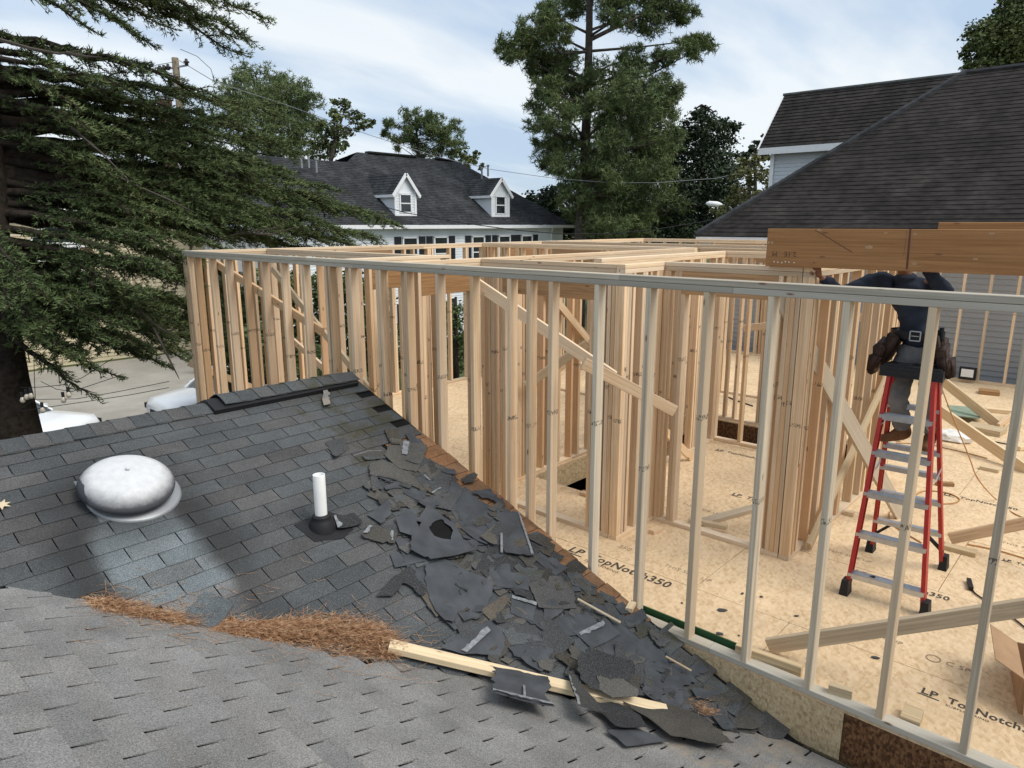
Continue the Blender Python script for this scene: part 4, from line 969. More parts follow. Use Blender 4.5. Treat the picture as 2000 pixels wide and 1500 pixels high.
# ------------------------------------------------------------------ ladder
lad = thing('step_ladder', 'red fibreglass step ladder with aluminium steps under the worker', 'ladder', (5.93, 1.2, 0))
LF = [(Vector((5.462, 1.405, 0)), Vector((5.87, 1.405 + 0.01, 1.68))), (Vector((5.505, 0.883, 0)), Vector((5.87, 1.075, 1.68)))]
LB = [(Vector((6.381, 1.505, 0)), Vector((5.985, 1.405, 1.68))), (Vector((6.428, 0.955, 0)), Vector((5.985, 1.085, 1.68)))]
LFr = [(Vector((5.462, 1.43, 0)), Vector((5.87, 1.405, 1.68))), (Vector((5.50, 0.89, 0)), Vector((5.87, 1.085, 1.68)))]
LF = LFr
I4 = Matrix.Identity(4)
def onr(r_, z): return r_[0].lerp(r_[1], z / 1.68)
for r_ in LF + LB:
    s_ = 1 if r_ in LF else -1
    mb = MB(); a_, b_ = onr(r_, 0.06), r_[1]
    mb.bar(a_, b_, 0.070 if s_ > 0 else 0.055, 0.006, (1, 0, 0))
    for e in (-1, 1): mb.bar(a_ + Vector((e * (0.033 if s_ > 0 else 0.025), 0.012 if r_[0].y < 1.2 else -0.012, 0)), b_ + Vector((e * (0.033 if s_ > 0 else 0.025), 0.012 if r_[0].y < 1.2 else -0.012, 0)), 0.005, 0.026, (1, 0, 0))
    obj('rail', mb.mesh('rail', M['red']), lad, I4)
    ft = MB(); c = onr(r_, 0.0)
    ft.add([c + Vector(q) for q in ((-.055, -.032, 0), (.055, -.032, 0), (.055, .032, 0), (-.055, .032, 0), (-.042, -.024, .12), (.042, -.024, .12), (.042, .024, .12), (-.042, .024, .12))], [(0, 3, 2, 1), (4, 5, 6, 7), (0, 1, 5, 4), (1, 2, 6, 5), (2, 3, 7, 6), (3, 0, 4, 7)])
    obj('foot', ft.mesh('foot', M['rubber']), lad, I4)
for k, z in enumerate((0.17, 0.48, 0.79, 1.10, 1.38)):
    a_, b_ = onr(LF[0], z), onr(LF[1], z)
    mb = MB(); mb.bar(a_, b_, 0.085, 0.006, (1, 0, 0)); 
    off = Vector((-0.040, 0, -0.018)); mb.bar(a_ + off, b_ + off, 0.004, 0.042, (1, 0, 0)); mb.bar(a_ + Vector((0.04, 0, -0.014)), b_ + Vector((0.04, 0, -0.014)), 0.004, 0.03, (1, 0, 0))
    for t_ in (-0.025, -0.008, 0.009, 0.026): mb.bar(a_ + Vector((t_, 0, 0.004)), b_ + Vector((t_, 0, 0.004)), 0.006, 0.003, (1, 0, 0))
    obj('step', mb.mesh('step', M['alu']), lad, I4)
for z in (0.34, 0.62, 0.86, 1.06, 1.42):
    a_, b_ = onr(LB[0], z), onr(LB[1], z)
    mb = MB(); mb.bar(a_, b_, 0.05, 0.006, (1, 0, 0)).bar(a_ + Vector((-0.024, 0, -0.018)), b_ + Vector((-0.024, 0, -0.018)), 0.004, 0.036, (1, 0, 0))
    obj('rear_rung', mb.mesh('rear_rung', M['alu']), lad, I4)
for r_, z0, z1, f in ((LF, 0.12, 0.17, 0.35), (LB, 0.14, 0.33, 0.3)):
    for i in (0, 1):
        a_ = onr(r_[i], z0 + 0.02); b_ = onr(r_[0], z1).lerp(onr(r_[1], z1), f if i == 0 else 1 - f) + Vector((0, 0, 0.0))
        obj('corner_brace', MB().bar(a_, b_, 0.035, 0.02, (1, 0, 0)).mesh('corner_brace', M['rubber']), lad, I4)
for i in (0, 1):
    a_, b_ = onr(LF[i], 0.95), onr(LB[i], 0.92); md = a_.lerp(b_, 0.5) + Vector((0, 0, -0.05))
    obj('spreader', MB().bar(a_, md, 0.02, 0.006, (0, 0, 1)).bar(md, b_, 0.02, 0.006, (0, 0, 1)).mesh('spreader', M['alu']), lad, I4)
cap = MB(); bx = [(-0.10, -0.215), (0.10, -0.20), (0.105, 0.195), (-0.105, 0.21)]
cap.prism(bx, -0.075, 0.0).prism([(x * 0.9, y * 0.93) for x, y in bx], 0.0, 0.012)
cap.box((-0.106, 0, -0.04), (0.006, 0.34, 0.03)).box((-0.04, 0.05, 0.016), (0.06, 0.1, 0.010)).box((-0.04, -0.1, 0.016), (0.06, 0.08, 0.010))
obj('top_cap', cap.mesh('top_cap', M['black_plastic']), lad, Matrix.Translation((5.93, 1.25, 1.74)))
for i in (0, 1):
    a_ = onr(LF[i], 1.38); b_ = onr(LF[i], 1.30).lerp(onr(LF[1 - i], 1.30), 0); m_ = onr(LF[0], 1.38).lerp(onr(LF[1], 1.38), 0.18 if i == 0 else 0.82)
    obj('step_brace', MB().bar(onr(LF[i], 1.27), m_ + Vector((0, 0, -0.02)), 0.02, 0.006, (1, 0, 0)).mesh('step_brace', M['alu']), lad, I4)

# ------------------------------------------------------------------ cardboard box
bp = onz(1950, 1330, 0); 
bxo = thing('cardboard_box', 'open brown cardboard box on the subfloor at the right picture edge', 'box', (4.93, 0.10, 0), rz=R(12))
cw = MB(); W_, D_, H_ = 0.44, 0.34, 0.22
for c, d in (((0, -D_ / 2, H_ / 2), (W_, 0.006, H_)), ((0, D_ / 2, H_ / 2), (W_, 0.006, H_)), ((-W_ / 2, 0, H_ / 2), (0.006, D_ - 0.008, H_)), ((W_ / 2, 0, H_ / 2), (0.006, D_ - 0.008, H_)), ((0, 0, 0.004), (W_ - 0.01, D_ - 0.01, 0.006))): cw.box(c, d)
obj('carton', cw.mesh('carton', M['card']), bxo)
for sgn, ax, an in ((1, 'y', 0.5), (-1, 'x', 0.95), (1, 'x', 0.6), (-1, 'y', 0.3)):
    mb = MB()
    if ax == 'y':
        L_f = 0.17; mb.box((0, sgn * (D_ / 2 + L_f / 2 * math.cos(an)), H_ + L_f / 2 * math.sin(an) * (1 if sgn > 0 else -1)), (W_ - 0.01, L_f, 0.005), Matrix.Rotation(sgn * (an if sgn > 0 else -an), 3, 'X'))
    else:
        L_f = 0.20; mb.box((sgn * (W_ / 2 + L_f / 2 * math.cos(an)), 0, H_ - L_f / 2 * math.sin(an)), (L_f, D_ - 0.01, 0.005), Matrix.Rotation(sgn * an, 3, 'Y'))
    obj('flap', mb.mesh('flap', M['card']), bxo)

# ------------------------------------------------------------------ hoses and cords
def cord(name, label, pts, r_, mt, cat):
    P = [Vector(p) for p in pts]; Q = []
    for i in range(len(P) - 1):
        a_, b_, c_, d_ = P[max(i - 1, 0)], P[i], P[i + 1], P[min(i + 2, len(P) - 1)]
        for k in range(8):
            t = k / 8; Q.append(0.5 * ((2 * b_) + (c_ - a_) * t + (2 * a_ - 5 * b_ + 4 * c_ - d_) * t * t + (3 * b_ - a_ - 3 * c_ + d_) * t ** 3))
    Q.append(P[-1]); return tag(obj(name, MB().tube(Q, r_, 6).mesh(name, M[mt], True)), label, cat)
fz = lambda x, y, z=0.008: onz(x, y, z)
cord('air_hose', 'tan air hose hanging down from above and lying towards the right', [(8.2, 1.95, 2.3), (8.0, 1.4, 1.15), onx(1890, 885, 7.9), onx(1910, 935, 7.6), fz(1945, 975), fz(1985, 1005), fz(2060, 1030)], 0.006, 'cord_orange', 'air hose')
cord('air_hose', 'orange-brown hose looping on the floor behind the ladder', [fz(1800, 1060), fz(1745, 1025), fz(1738, 1000), fz(1765, 990), fz(1800, 960), fz(1850, 963), fz(1874, 975), fz(1860, 983), fz(1820, 984)], 0.006, 'cord_orange', 'air hose')
cord('air_hose', 'orange hose running across the far floor to the right', [fz(1750, 865), fz(1812, 868), fz(1850, 876), fz(1890, 885), fz(1928, 895)], 0.006, 'cord_orange', 'air hose')
cord('air_hose', 'red-brown hose lying near the right picture edge', [fz(1890, 1063), fz(1945, 1074), fz(2010, 1093)], 0.006, 'cord_orange', 'air hose')
cord('cord', 'black cord with plug lying on the subfloor behind the near brace', [fz(1892, 1135), fz(1896, 1146), fz(1906, 1160), fz(1930, 1175), fz(1950, 1185), fz(1985, 1212), fz(2020, 1240)], 0.006, 'cord_black', 'cord')
tag(obj('plug', MB().bar(fz(1892, 1132, 0.02), fz(1897, 1150, 0.02), 0.03, 0.03).mesh('plug', M['cord_black'])), 'black plug at the end of the cord on the subfloor', 'plug')
cord('cord', 'dark green cord crossing the board stack behind the ladder', [fz(1848, 815), fz(1875, 822), fz(1884, 832), fz(1905, 853), fz(1940, 862), fz(1990, 872)], 0.008, 'cord_black', 'cord')
cord('cord', 'dark cord with red reel end on the far floor', [fz(1420, 775), fz(1440, 783), fz(1455, 788), fz(1470, 793)], 0.012, 'cord_black', 'cord')
tag(obj('clamp', MB().box((10.85, 2.96, 0.06), (0.10, 0.16, 0.11)).box((10.85, 2.96, 0.13), (0.03, 0.2, 0.04)).mesh('clamp', M['red'])), 'small red clamp at the foot of the far brace', 'clamp')
# work light on the far wall
wl = ony(1888, 735, 2.3); wl = onx(1889, 736, 14.80)
lt = thing('work_light', 'small square work light standing at the foot of the grey siding', 'lamp', (wl.x, wl.y, 0.04))
obj('housing', MB().box((0, 0, 0.13), (0.08, 0.26, 0.22)).mesh('housing', M['rubber']), lt)
obj('lens', MB().box((-0.045, 0, 0.14), (0.012, 0.19, 0.14)).mesh('lens', M['pvc']), lt)
# bag
sb = onz(1860 - 75, 862, 0.0); sb = onz(1862, 860, 0)
bl = MB(); bm_ = bmesh.new(); bmesh.ops.create_icosphere(bm_, subdivisions=3, radius=1)
for v in bm_.verts:
    q = v.co; d = 1 + 0.25 * noise.noise(q * 2.2); v.co = Vector((q.x * 0.15 * d, q.y * 0.22 * d, max(0.0, q.z * 0.09 * d + 0.05)))
me = bpy.data.meshes.new('plastic_bag'); bm_.to_mesh(me); bm_.free(); me.materials.append(M['pvc'])
tag(obj('plastic_bag', me, None, Matrix.Translation((sb.x, sb.y, 0.0))), 'crumpled white plastic bag on the floor right of the ladder', 'bag')
# ------------------------------------------------------------------ people
def skin_mesh(name, nodes, edges, mt, root=0, sub=2, smooth=True):
    """nodes: (x, y, z, rx, ry); grown by Skin + Subdivision into one surface"""
    me = bpy.data.meshes.new(name); me.from_pydata([n_[:3] for n_ in nodes], edges, []); me.update()
    o = bpy.data.objects.new(name, me); COL.objects.link(o)
    sk = o.modifiers.new('s', 'SKIN'); sk.use_smooth_shade = True; sk.branch_smoothing = 0.6
    for i, n_ in enumerate(nodes):
        d = me.skin_vertices[0].data[i]; d.radius = (n_[3], n_[4] if len(n_) > 4 else n_[3]); d.use_root = (i == root)
    ss = o.modifiers.new('u', 'SUBSURF'); ss.levels = sub; ss.render_levels = sub
    bpy.context.view_layer.update()
    m2 = bpy.data.meshes.new_from_object(o.evaluated_get(bpy.context.evaluated_depsgraph_get())); bpy.data.objects.remove(o)
    m2.name = name; m2.materials.clear(); m2.materials.append(mt)
    m2.polygons.foreach_set('use_smooth', [True] * len(m2.polygons)); return m2
def wrinkle(me, amp, freq, seed=0):
    ns = [v.normal.copy() for v in me.vertices]
    for v, n_ in zip(me.vertices, ns):
        q = v.co; v.co = q + n_ * amp * noise.fractal(Vector((q.x * freq, q.y * freq, q.z * freq * 1.7 + seed)), 1.0, 2.0, 3)
    me.update(); return me
def chain(pts):
    return [tuple(p) for p in pts], [(i, i + 1) for i in range(len(pts) - 1)]
class Fig:
    def __init__(s): s.n = []; s.e = []
    def c(s, pts, at=None):
        b = len(s.n); s.n += [tuple(p) for p in pts]; s.e += [(b + i, b + i + 1) for i in range(len(pts) - 1)]
        if at is not None: s.e.append((at, b))
        return b
def hand(fig_parent, name, wrist, dirn, palm_n, mt, curl=0.5, scale=1.0):
    """palm with five separate fingers; dirn = where the fingers point, palm_n = out of the palm"""
    d = Vector(dirn).normalized(); n_ = Vector(palm_n); n_ = (n_ - d * n_.dot(d)).normalized(); s = d.cross(n_)
    F = Fig(); w0 = Vector(wrist); k = scale
    a_ = F.c([(*(w0 - d * 0.02 * k), 0.024 * k, 0.020 * k), (*(w0 + d * 0.02 * k), 0.026 * k, 0.017 * k), (*(w0 + d * 0.055 * k), 0.036 * k, 0.015 * k), (*(w0 + d * 0.085 * k), 0.038 * k, 0.013 * k)])
    for i, (off, L) in enumerate(((-0.028, 0.066), (-0.010, 0.078), (0.010, 0.072), (0.028, 0.056))):
        p = w0 + d * 0.092 * k + s * off * k; dd = d.copy(); pts = []
        for j, f in enumerate((0.0, 0.42, 0.74, 1.0)):
            if j: p = p + dd * L * k * (f - (0.0, 0.42, 0.74)[j - 1])
            pts.append((*p, (0.0095 - 0.0008 * j) * k)); dd = (dd * math.cos(curl) + n_ * math.sin(curl)).normalized()
        F.c(pts, a_ + 3)
    tb = w0 + d * 0.03 * k - s * 0.03 * k
    F.c([(*tb, 0.013 * k), (*(tb + (d * 0.6 - s * 0.6 + n_ * 0.3).normalized() * 0.032 * k), 0.0115 * k), (*(tb + (d * 0.85 - s * 0.35 + n_ * 0.5).normalized() * 0.062 * k), 0.0095 * k)], a_ + 1)
    return F
def head(center, fwd, mtname):
    """head with brow, eye sockets, nose, mouth, chin; about 0.225 high"""
    bm = bmesh.new(); bmesh.ops.create_uvsphere(bm, u_segments=32, v_segments=24, radius=1.0)
    f = Vector(fwd).normalized(); r_ = f.cross(Vector((0, 0, 1))).normalized(); u = r_.cross(f)
    g = lambda x, y, s: math.exp(-(x * x + y * y) / (s * s))
    for v in bm.verts:
        x, y, z = v.co; X = x * 0.076; Y = y * 0.096; Z = z * 0.115
        if z < 0: X *= 1 - 0.28 * (-z) ** 1.5; Y *= 1 - 0.12 * (-z)
        if y > 0:
            Y += 0.024 * g(x * 1.6, (z + 0.22) * 1.0, 0.22) + 0.010 * g(x, z + 0.30, 0.12)          # nose
            Y += -0.010 * (g(x - 0.38, z - 0.02, 0.17) + g(x + 0.38, z - 0.02, 0.17))                # eye sockets
            Y += 0.007 * g(x * 0.6, (z - 0.2) * 2, 0.3)                                               # brow
            Y += 0.006 * g(x * 0.8, (z + 0.55) * 3, 0.25) - 0.004 * g(x * 0.7, (z + 0.56) * 9, 0.25)  # lips
            Y += 0.012 * g(x, z + 0.85, 0.28)                                                         # chin
        X += math.copysign(0.014 * g((y + 0.05) * 2.2, (z + 0.08) * 1.6, 0.35), x) * (abs(x) > 0.8)   # ears
        v.co = Vector(center) + r_ * X + f * Y + u * Z
    me = bpy.data.meshes.new('head'); bm.to_mesh(me); bm.free(); me.materials.append(M[mtname])
    me.polygons.foreach_set('use_smooth', [True] * len(me.polygons)); return me
def join(meshes, name):
    bm = bmesh.new()
    for m_ in meshes: bm.from_mesh(m_)
    me = bpy.data.meshes.new(name); bm.to_mesh(me); bm.free()
    for mt in meshes[0].materials: me.materials.append(mt)
    me.polygons.foreach_set('use_smooth', [True] * len(me.polygons)); return me
Vx = Vector
def boot(ankle, toe, name='boot'):
    a_, t_ = Vector(ankle), Vector(toe); d = (t_ - a_); d.z = 0; d.normalize(); z0 = t_.z
    F = Fig(); heel = a_ - d * 0.05
    b = F.c([(*(a_ + Vector((0, 0, 0.10))), 0.052, 0.055), (*(a_ + Vector((0, 0, 0.02))), 0.048, 0.056), (heel.x, heel.y, z0 + 0.045, 0.040, 0.044)])
    F.c([(*(a_ + d * 0.07 - Vector((0, 0, a_.z - z0 - 0.055))), 0.046, 0.046), (*(a_ + d * 0.13 - Vector((0, 0, a_.z - z0 - 0.042))), 0.046, 0.036), (*(a_ + d * 0.19 - Vector((0, 0, a_.z - z0 - 0.036))), 0.038, 0.028)], b + 1)
    up = skin_mesh(name, F.n, F.e, M['boot'], 1, 2)
    for v in up.vertices: v.co.z = max(v.co.z, z0 + 0.004)
    return up
# ---- worker on the ladder: torso leans to his right, one hand under the beam
wk = thing('person', 'worker in navy shirt and tool belt standing on the ladder holding up the big beam', 'person', (6.12, 1.25, 1.10))
HIP = Vector((6.10, 1.27, 1.86)); WST = Vector((6.08, 1.30, 2.02)); CH = Vector((6.02, 1.36, 2.24)); NK = Vector((5.98, 1.40, 2.42))
shL, shR = Vector((6.00, 1.56, 2.385)), Vector((6.01, 1.21, 2.385))          # his right arm is on +Y
elL, wrL = Vector((5.86, 1.80, 2.262)), Vector((5.735, 1.935, 2.395))
elR, wrR = Vector((5.86, 1.08, 2.30)), Vector((5.79, 1.24, 2.50))
hpL, hpR = Vector((6.10, 1.36, 1.82)), Vector((6.11, 1.18, 1.82))
knL, knR = Vector((6.03, 1.36, 1.45)), Vector((6.06, 1.14, 1.46))
anL, anR = Vector((6.13, 1.31, 1.17)), Vector((6.15, 1.12, 1.17))
HC = Vector((5.93, 1.42, 2.585))
F = Fig()
t0 = F.c([(*HIP, .105, .082), (*WST, .105, .078), (*CH, .118, .080), (*(NK - Vector((0, 0, .05))), .055, .055), (*NK, .050, .050), (*(NK.lerp(HC, 0.55)), .055, .055)])
for sh, el, wr in ((shL, elL, wrL), (shR, elR, wrR)):
    F.c([(*sh, .046), (*sh.lerp(el, .5), .040), (*el, .036), (*el.lerp(wr, .4), .035), (*wr, .026)], t0 + 2)
for hp, kn, an in ((hpL, knL, anL), (hpR, knR, anR)):
    F.c([(*hp, .075), (*hp.lerp(kn, .5), .064), (*kn, .050), (*kn.lerp(an, .35), .048), (*an, .036)], t0)
body = skin_mesh('body', F.n, F.e, M['skin'], 0, 2)
hd = head(HC, (-0.85, 0.45, 0.05), 'skin')
hl = hand(None, 'h', wrL, (-0.45, 0.15, 0.75), (-0.5, -0.3, -0.2), M['skin'], 0.35); hr = hand(None, 'h', wrR, (-0.4, -0.1, 0.8), (-0.6, 0.2, -0.2), M['skin'], 0.4)
body = join([body, hd] + [skin_mesh('hand', q.n, q.e, M['skin'], 1, 1) for q in (hl, hr)], 'body')
obj('body', body, wk, I4)
bmh = bmesh.new(); bmesh.ops.create_uvsphere(bmh, u_segments=24, v_segments=16, radius=1.0)
bmesh.ops.delete(bmh, geom=[v for v in bmh.verts if v.co.z < 0.05], context='VERTS')
for v in bmh.verts: v.co = HC + Vector((v.co.x * 0.094, v.co.y * 0.094, v.co.z * 0.108 + 0.012))
hm = bpy.data.meshes.new('cap'); bmh.to_mesh(hm); bmh.free(); hm.materials.append(M['hair'])
obj('cap', hm, wk, I4)
F = Fig()
t0 = F.c([(*(HIP - Vector((0, 0, .01))), .155, .125), (*WST, .150, .118), (*(WST.lerp(CH, .5)), .160, .122), (*CH, .178, .135), (*(NK - Vector((0, 0, .06))), .115, .10), (*(NK + Vector((0, 0, .015))), .075, .072)])
for sh, el, wr in ((shL, elL, wrL), (shR, elR, wrR)):
    F.c([(*sh, .078), (*sh.lerp(el, .5), .066), (*el, .056), (*el.lerp(wr, .5), .052), (*el.lerp(wr, .93), .040)], t0 + 3)
obj('shirt', wrinkle(skin_mesh('shirt', F.n, F.e, M['shirt'], 0, 3), 0.010, 13, 1), wk, I4)
F = Fig()
t0 = F.c([(*(HIP + Vector((0, 0, .09))), .150, .118), (*(HIP + Vector((0, 0, .0))), .168, .125)])
for hp, kn, an in ((hpL, knL, anL), (hpR, knR, anR)):
    F.c([(*(hp - Vector((0, 0, .05))), .105), (*hp.lerp(kn, .5), .092), (*kn, .076), (*kn.lerp(an, .4), .074), (*an.lerp(kn, .10), .072)], t0 + 1)
obj('trousers', wrinkle(skin_mesh('trousers', F.n, F.e, M['trouser'], 0, 3), 0.012, 12, 7), wk, I4)
for an, toe in ((anL, Vector((6.02, 1.50, 1.075))), (anR, Vector((5.99, 1.12, 1.075)))):
    obj('boot', boot(an - Vector((0, 0, 0.005)), toe), wk, I4)
# belt, buckle, pouches
bc = HIP.lerp(WST, 0.70)
bt = MB(); n_ = 40
for z in (0.0,):
    ring = []
    for k in range(n_):
        q = 2 * math.pi * k / n_; ring.append((bc.x + 0.150 * math.cos(q), bc.y + 0.185 * math.sin(q)))
    for k in range(n_):
        p0, p1 = ring[k], ring[(k + 1) % n_]
        bt.add([(p0[0], p0[1], bc.z - .028), (p1[0], p1[1], bc.z - .028), (p1[0], p1[1], bc.z + .028), (p0[0], p0[1], bc.z + .028)], [(0, 1, 2, 3)])
bel = obj('belt', bt.mesh('belt', M['belt'], True), wk, I4)
bk = MB()
bx_, by_ = bc.x - 0.153, bc.y - 0.02
for c, d in (((bx_, by_ - .035, bc.z), (.006, .008, .07)), ((bx_, by_ + .035, bc.z), (.006, .008, .07)), ((bx_, by_, bc.z + .035), (.006, .07, .008)), ((bx_, by_, bc.z - .035), (.006, .07, .008)), ((bx_ - .003, by_, bc.z), (.004, .05, .006))): bk.box(c, d)
obj('buckle', bk.mesh('buckle', M['alu']), bel, I4)
def pouch(c, side, seed, s=1.0):
    mb = MB(); r_ = random.Random(seed)
    for k, (dz, dxx, w_, h_, dp, out_) in enumerate(((0.0, 0.0, .20, .20, .05, .0), (-.06, -.04, .17, .16, .055, .05), (-.02, .06, .15, .22, .05, .03), (-.15, .0, .16, .13, .06, .085), (-.13, -.07, .12, .12, .05, .07))):
        w_ *= s; h_ *= s
        cx, cy, cz = c.x + dxx * s, c.y + side * (out_ + dp / 2) * s, c.z + dz * s
        a_ = r_.uniform(-.18, .18) + side * -0.30
        Rm = Matrix.Rotation(side * 0.35 + r_.uniform(-.1, .1), 3, 'X') @ Matrix.Rotation(r_.uniform(-.2, .2), 3, 'Y')
        x, y, z = w_ / 2, dp / 2, h_ / 2
        vs = [Rm @ Vector(q) + Vector((cx, cy, cz - h_ * .35)) for q in ((-x * .8, -y, -z), (x * .8, -y, -z), (x * .8, y * .8, -z), (-x * .8, y * .8, -z), (-x, -y, z), (x, -y, z), (x * 1.05, y * 1.9, z * (1 + .15 * r_.random())), (-x * 1.05, y * 1.9, z * .9))] if side > 0 else \
             [Rm @ Vector(q) + Vector((cx, cy, cz - h_ * .35)) for q in ((-x * .8, -y * .8, -z), (x * .8, -y * .8, -z), (x * .8, y, -z), (-x * .8, y, -z), (-x * 1.05, -y * 1.9, z), (x * 1.05, -y * 1.9, z * (1 + .15 * r_.random())), (x, y, z), (-x, y, z))]
        mb.add(vs, [(0, 3, 2, 1), (0, 1, 5, 4), (1, 2, 6, 5), (2, 3, 7, 6), (3, 0, 4, 7), (4, 5, 6, 7)])
    me = mb.mesh('tool_pouch', M['leather'])
    bm = bmesh.new(); bm.from_mesh(me); bmesh.ops.bevel(bm, geom=bm.edges[:], offset=0.008, segments=2, affect='EDGES'); bmesh.ops.subdivide_edges(bm, edges=bm.edges[:], cuts=1, use_grid_fill=True); bm.to_mesh(me); bm.free()
    me.polygons.foreach_set('use_smooth', [True] * len(me.polygons))
    return wrinkle(me, 0.012, 14, seed)
obj('tool_pouch', pouch(bc + Vector((-0.06, 0.120, -0.03)), 1, 3, 1.18), bel, I4)
obj('tool_pouch', pouch(bc + Vector((-0.05, -0.125, -0.03)), -1, 5, 1.05), bel, I4)
obj('tape_holder', MB().tube([bc + Vector((-.06, -.17, .07)), bc + Vector((-.06, -.175, -.02))], 0.017, 8).mesh('tape_holder', M['belt']), bel, I4)

# ---- second worker far behind the studs: only an arm shows
px0 = onx(1352, 672, 9.9)
w2 = thing('person', 'second worker in grey long sleeve mostly hidden behind the far studs', 'person', (px0.x + 0.25, px0.y + 0.42, 0))
B = Vector((px0.x + 0.25, px0.y + 0.42, 0.0))
def P2(x, y, z): return B + Vector((x, y, z))
F = Fig()
t0 = F.c([(*P2(0, 0, .96), .12, .10), (*P2(0, 0, 1.12), .115, .09), (*P2(-.02, 0, 1.32), .145, .10), (*P2(-.02, 0, 1.46), .06, .06), (*P2(-.03, 0, 1.56), .055, .055)])
arm = []
for sy, el, wr in ((-1, P2(-.10, -.33, 1.14), P2(-.32, -.40, 1.02)), (1, P2(-.05, .28, 1.14), P2(-.22, .26, 1.0))):
    sh = P2(-.02, sy * .19, 1.42); arm.append((sh, el, wr))
    F.c([(*sh, .056), (*sh.lerp(el, .5), .046), (*el, .040), (*el.lerp(wr, .5), .038), (*wr, .028)], t0 + 2)
leg = []
for sy in (-1, 1):
    hp, kn, an = P2(0, sy * .09, .90), P2(-.02, sy * .10, .50), P2(.03, sy * .10, .09); leg.append((hp, kn, an))
    F.c([(*hp, .088), (*hp.lerp(kn, .5), .074), (*kn, .056), (*kn.lerp(an, .4), .054), (*an, .040)], t0)
hs = [skin_mesh('hand', q.n, q.e, M['skin'], 1, 1) for q in (hand(None, 'h', wr, (-.6, 0, -.6), (0, .4, .2), M['skin'], .4, 0.95) for _, _, wr in arm)]
obj('body', join([skin_mesh('body', F.n, F.e, M['skin'], 0, 2), head(P2(-.05, 0, 1.69), (-1, -.2, -.2), 'skin')] + hs, 'body'), w2, I4)
F = Fig()
t0 = F.c([(*P2(0, 0, .93), .145, .115), (*P2(0, 0, 1.12), .14, .11), (*P2(-.02, 0, 1.32), .165, .12), (*P2(-.02, 0, 1.45), .085, .08)])
for sh, el, wr in arm: F.c([(*sh, .072), (*sh.lerp(el, .5), .060), (*el, .054), (*el.lerp(wr, .5), .050), (*el.lerp(wr, .9), .040)], t0 + 2)
obj('shirt', wrinkle(skin_mesh('shirt', F.n, F.e, M['greyshirt'], 0, 2), 0.008, 13, 4), w2, I4)
F = Fig(); t0 = F.c([(*P2(0, 0, .99), .14, .108), (*P2(0, 0, .92), .145, .11)])
for hp, kn, an in leg: F.c([(*(hp - Vector((0, 0, .05))), .10), (*hp.lerp(kn, .5), .088), (*kn, .072), (*an.lerp(kn, .1), .066)], t0 + 1)
obj('trousers', wrinkle(skin_mesh('trousers', F.n, F.e, M['trouser'], 0, 2), 0.010, 12, 9), w2, I4)
for _, _, an in leg: obj('boot', boot(an, Vector((an.x - 0.2, an.y, 0.002))), w2, I4)
bmh = bmesh.new(); bmesh.ops.create_uvsphere(bmh, u_segments=24, v_segments=16, radius=1.0)
bmesh.ops.delete(bmh, geom=[v for v in bmh.verts if v.co.z < 0.1], context='VERTS')
for v in bmh.verts: v.co = P2(-.05, 0, 1.705) + Vector((v.co.x * .098, v.co.y * .092, v.co.z * .108))
hm = bpy.data.meshes.new('hair'); bmh.to_mesh(hm); bmh.free(); hm.materials.append(M['hair']); obj('hair', hm, w2, I4)
# ------------------------------------------------------------------ roofs in courses
def courses(mb, e0, e1, r0, r1, n, lift=0.010, m=0, mr=1):
    """shingle courses between an eave edge e0-e1 and a ridge edge r0-r1"""
    e0, e1, r0, r1 = map(Vector, (e0, e1, r0, r1)); nn = (e1 - e0).cross(((r0 + r1) - (e0 + e1))).normalized()
    if nn.z < 0: nn = -nn
    for i in range(n):
        a, b = i / n, (i + 1) / n
        p0, p1, q0, q1 = e0.lerp(r0, a), e1.lerp(r1, a), e0.lerp(r0, b), e1.lerp(r1, b)
        mb.add([p0 + nn * lift, p1 + nn * lift, q1, q0], [(0, 1, 2, 3)], m); mb.add([p0 - nn * 0.004, p1 - nn * 0.004, p1 + nn * lift, p0 + nn * lift], [(0, 1, 2, 3)], mr)  # near-black riser: asphalt butt edge plus a painted shadow line
def rolls(mb, p0, p1, r_=0.05, m=0): mb.tube([p0, Vector(p0).lerp(Vector(p1), .5), p1], r_, 6, m)
def clapboard(mb, p0, p1, z0, z1, h=0.11, t=0.014, out_=(0, -1)):
    n_ = int(round((z1 - z0) / h)); h = (z1 - z0) / n_; o = Vector((out_[0], out_[1], 0))
    a, b = Vector((p0[0], p0[1], 0)), Vector((p1[0], p1[1], 0)); Z = Vector((0, 0, 1))
    for i in range(n_):
        z = z0 + i * h
        mb.add([a + o * t + Z * z, b + o * t + Z * z, b + Z * (z + h), a + Z * (z + h)], [(0, 1, 2, 3)]); mb.add([a + Z * z, b + Z * z, b + o * t + Z * z, a + o * t + Z * z], [(0, 1, 2, 3)])

# ------------------------------------------------------------------ the house next door: grey siding, big black hip roof
nb_ = thing('house', 'neighbouring house with grey vinyl siding and big black hip roof', 'house', (15.6, 1.0, GZ))
EX, EY, EZ, T, PM = 15.15, 7.95, 2.53, 4.15, 0.85
rf = MB(); YS = -14.0
courses(rf, (EX, YS, EZ), (EX, EY, EZ), (EX + T, YS + T, EZ + PM * T), (EX + T, EY - T, EZ + PM * T), 40)
courses(rf, (EX, EY, EZ), (EX + 2 * T, EY, EZ), (EX + T, EY - T, EZ + PM * T), (EX + T + 0.01, EY - T, EZ + PM * T), 40)
courses(rf, (EX + 2 * T, EY, EZ), (EX + 2 * T, YS, EZ), (EX + T, EY - T, EZ + PM * T), (EX + T, YS + T, EZ + PM * T), 40)
rfo = obj('roof', rf.mesh('roof', [M['roof_black'], M['asphalt_shade']]), nb_, Matrix.Identity(4))
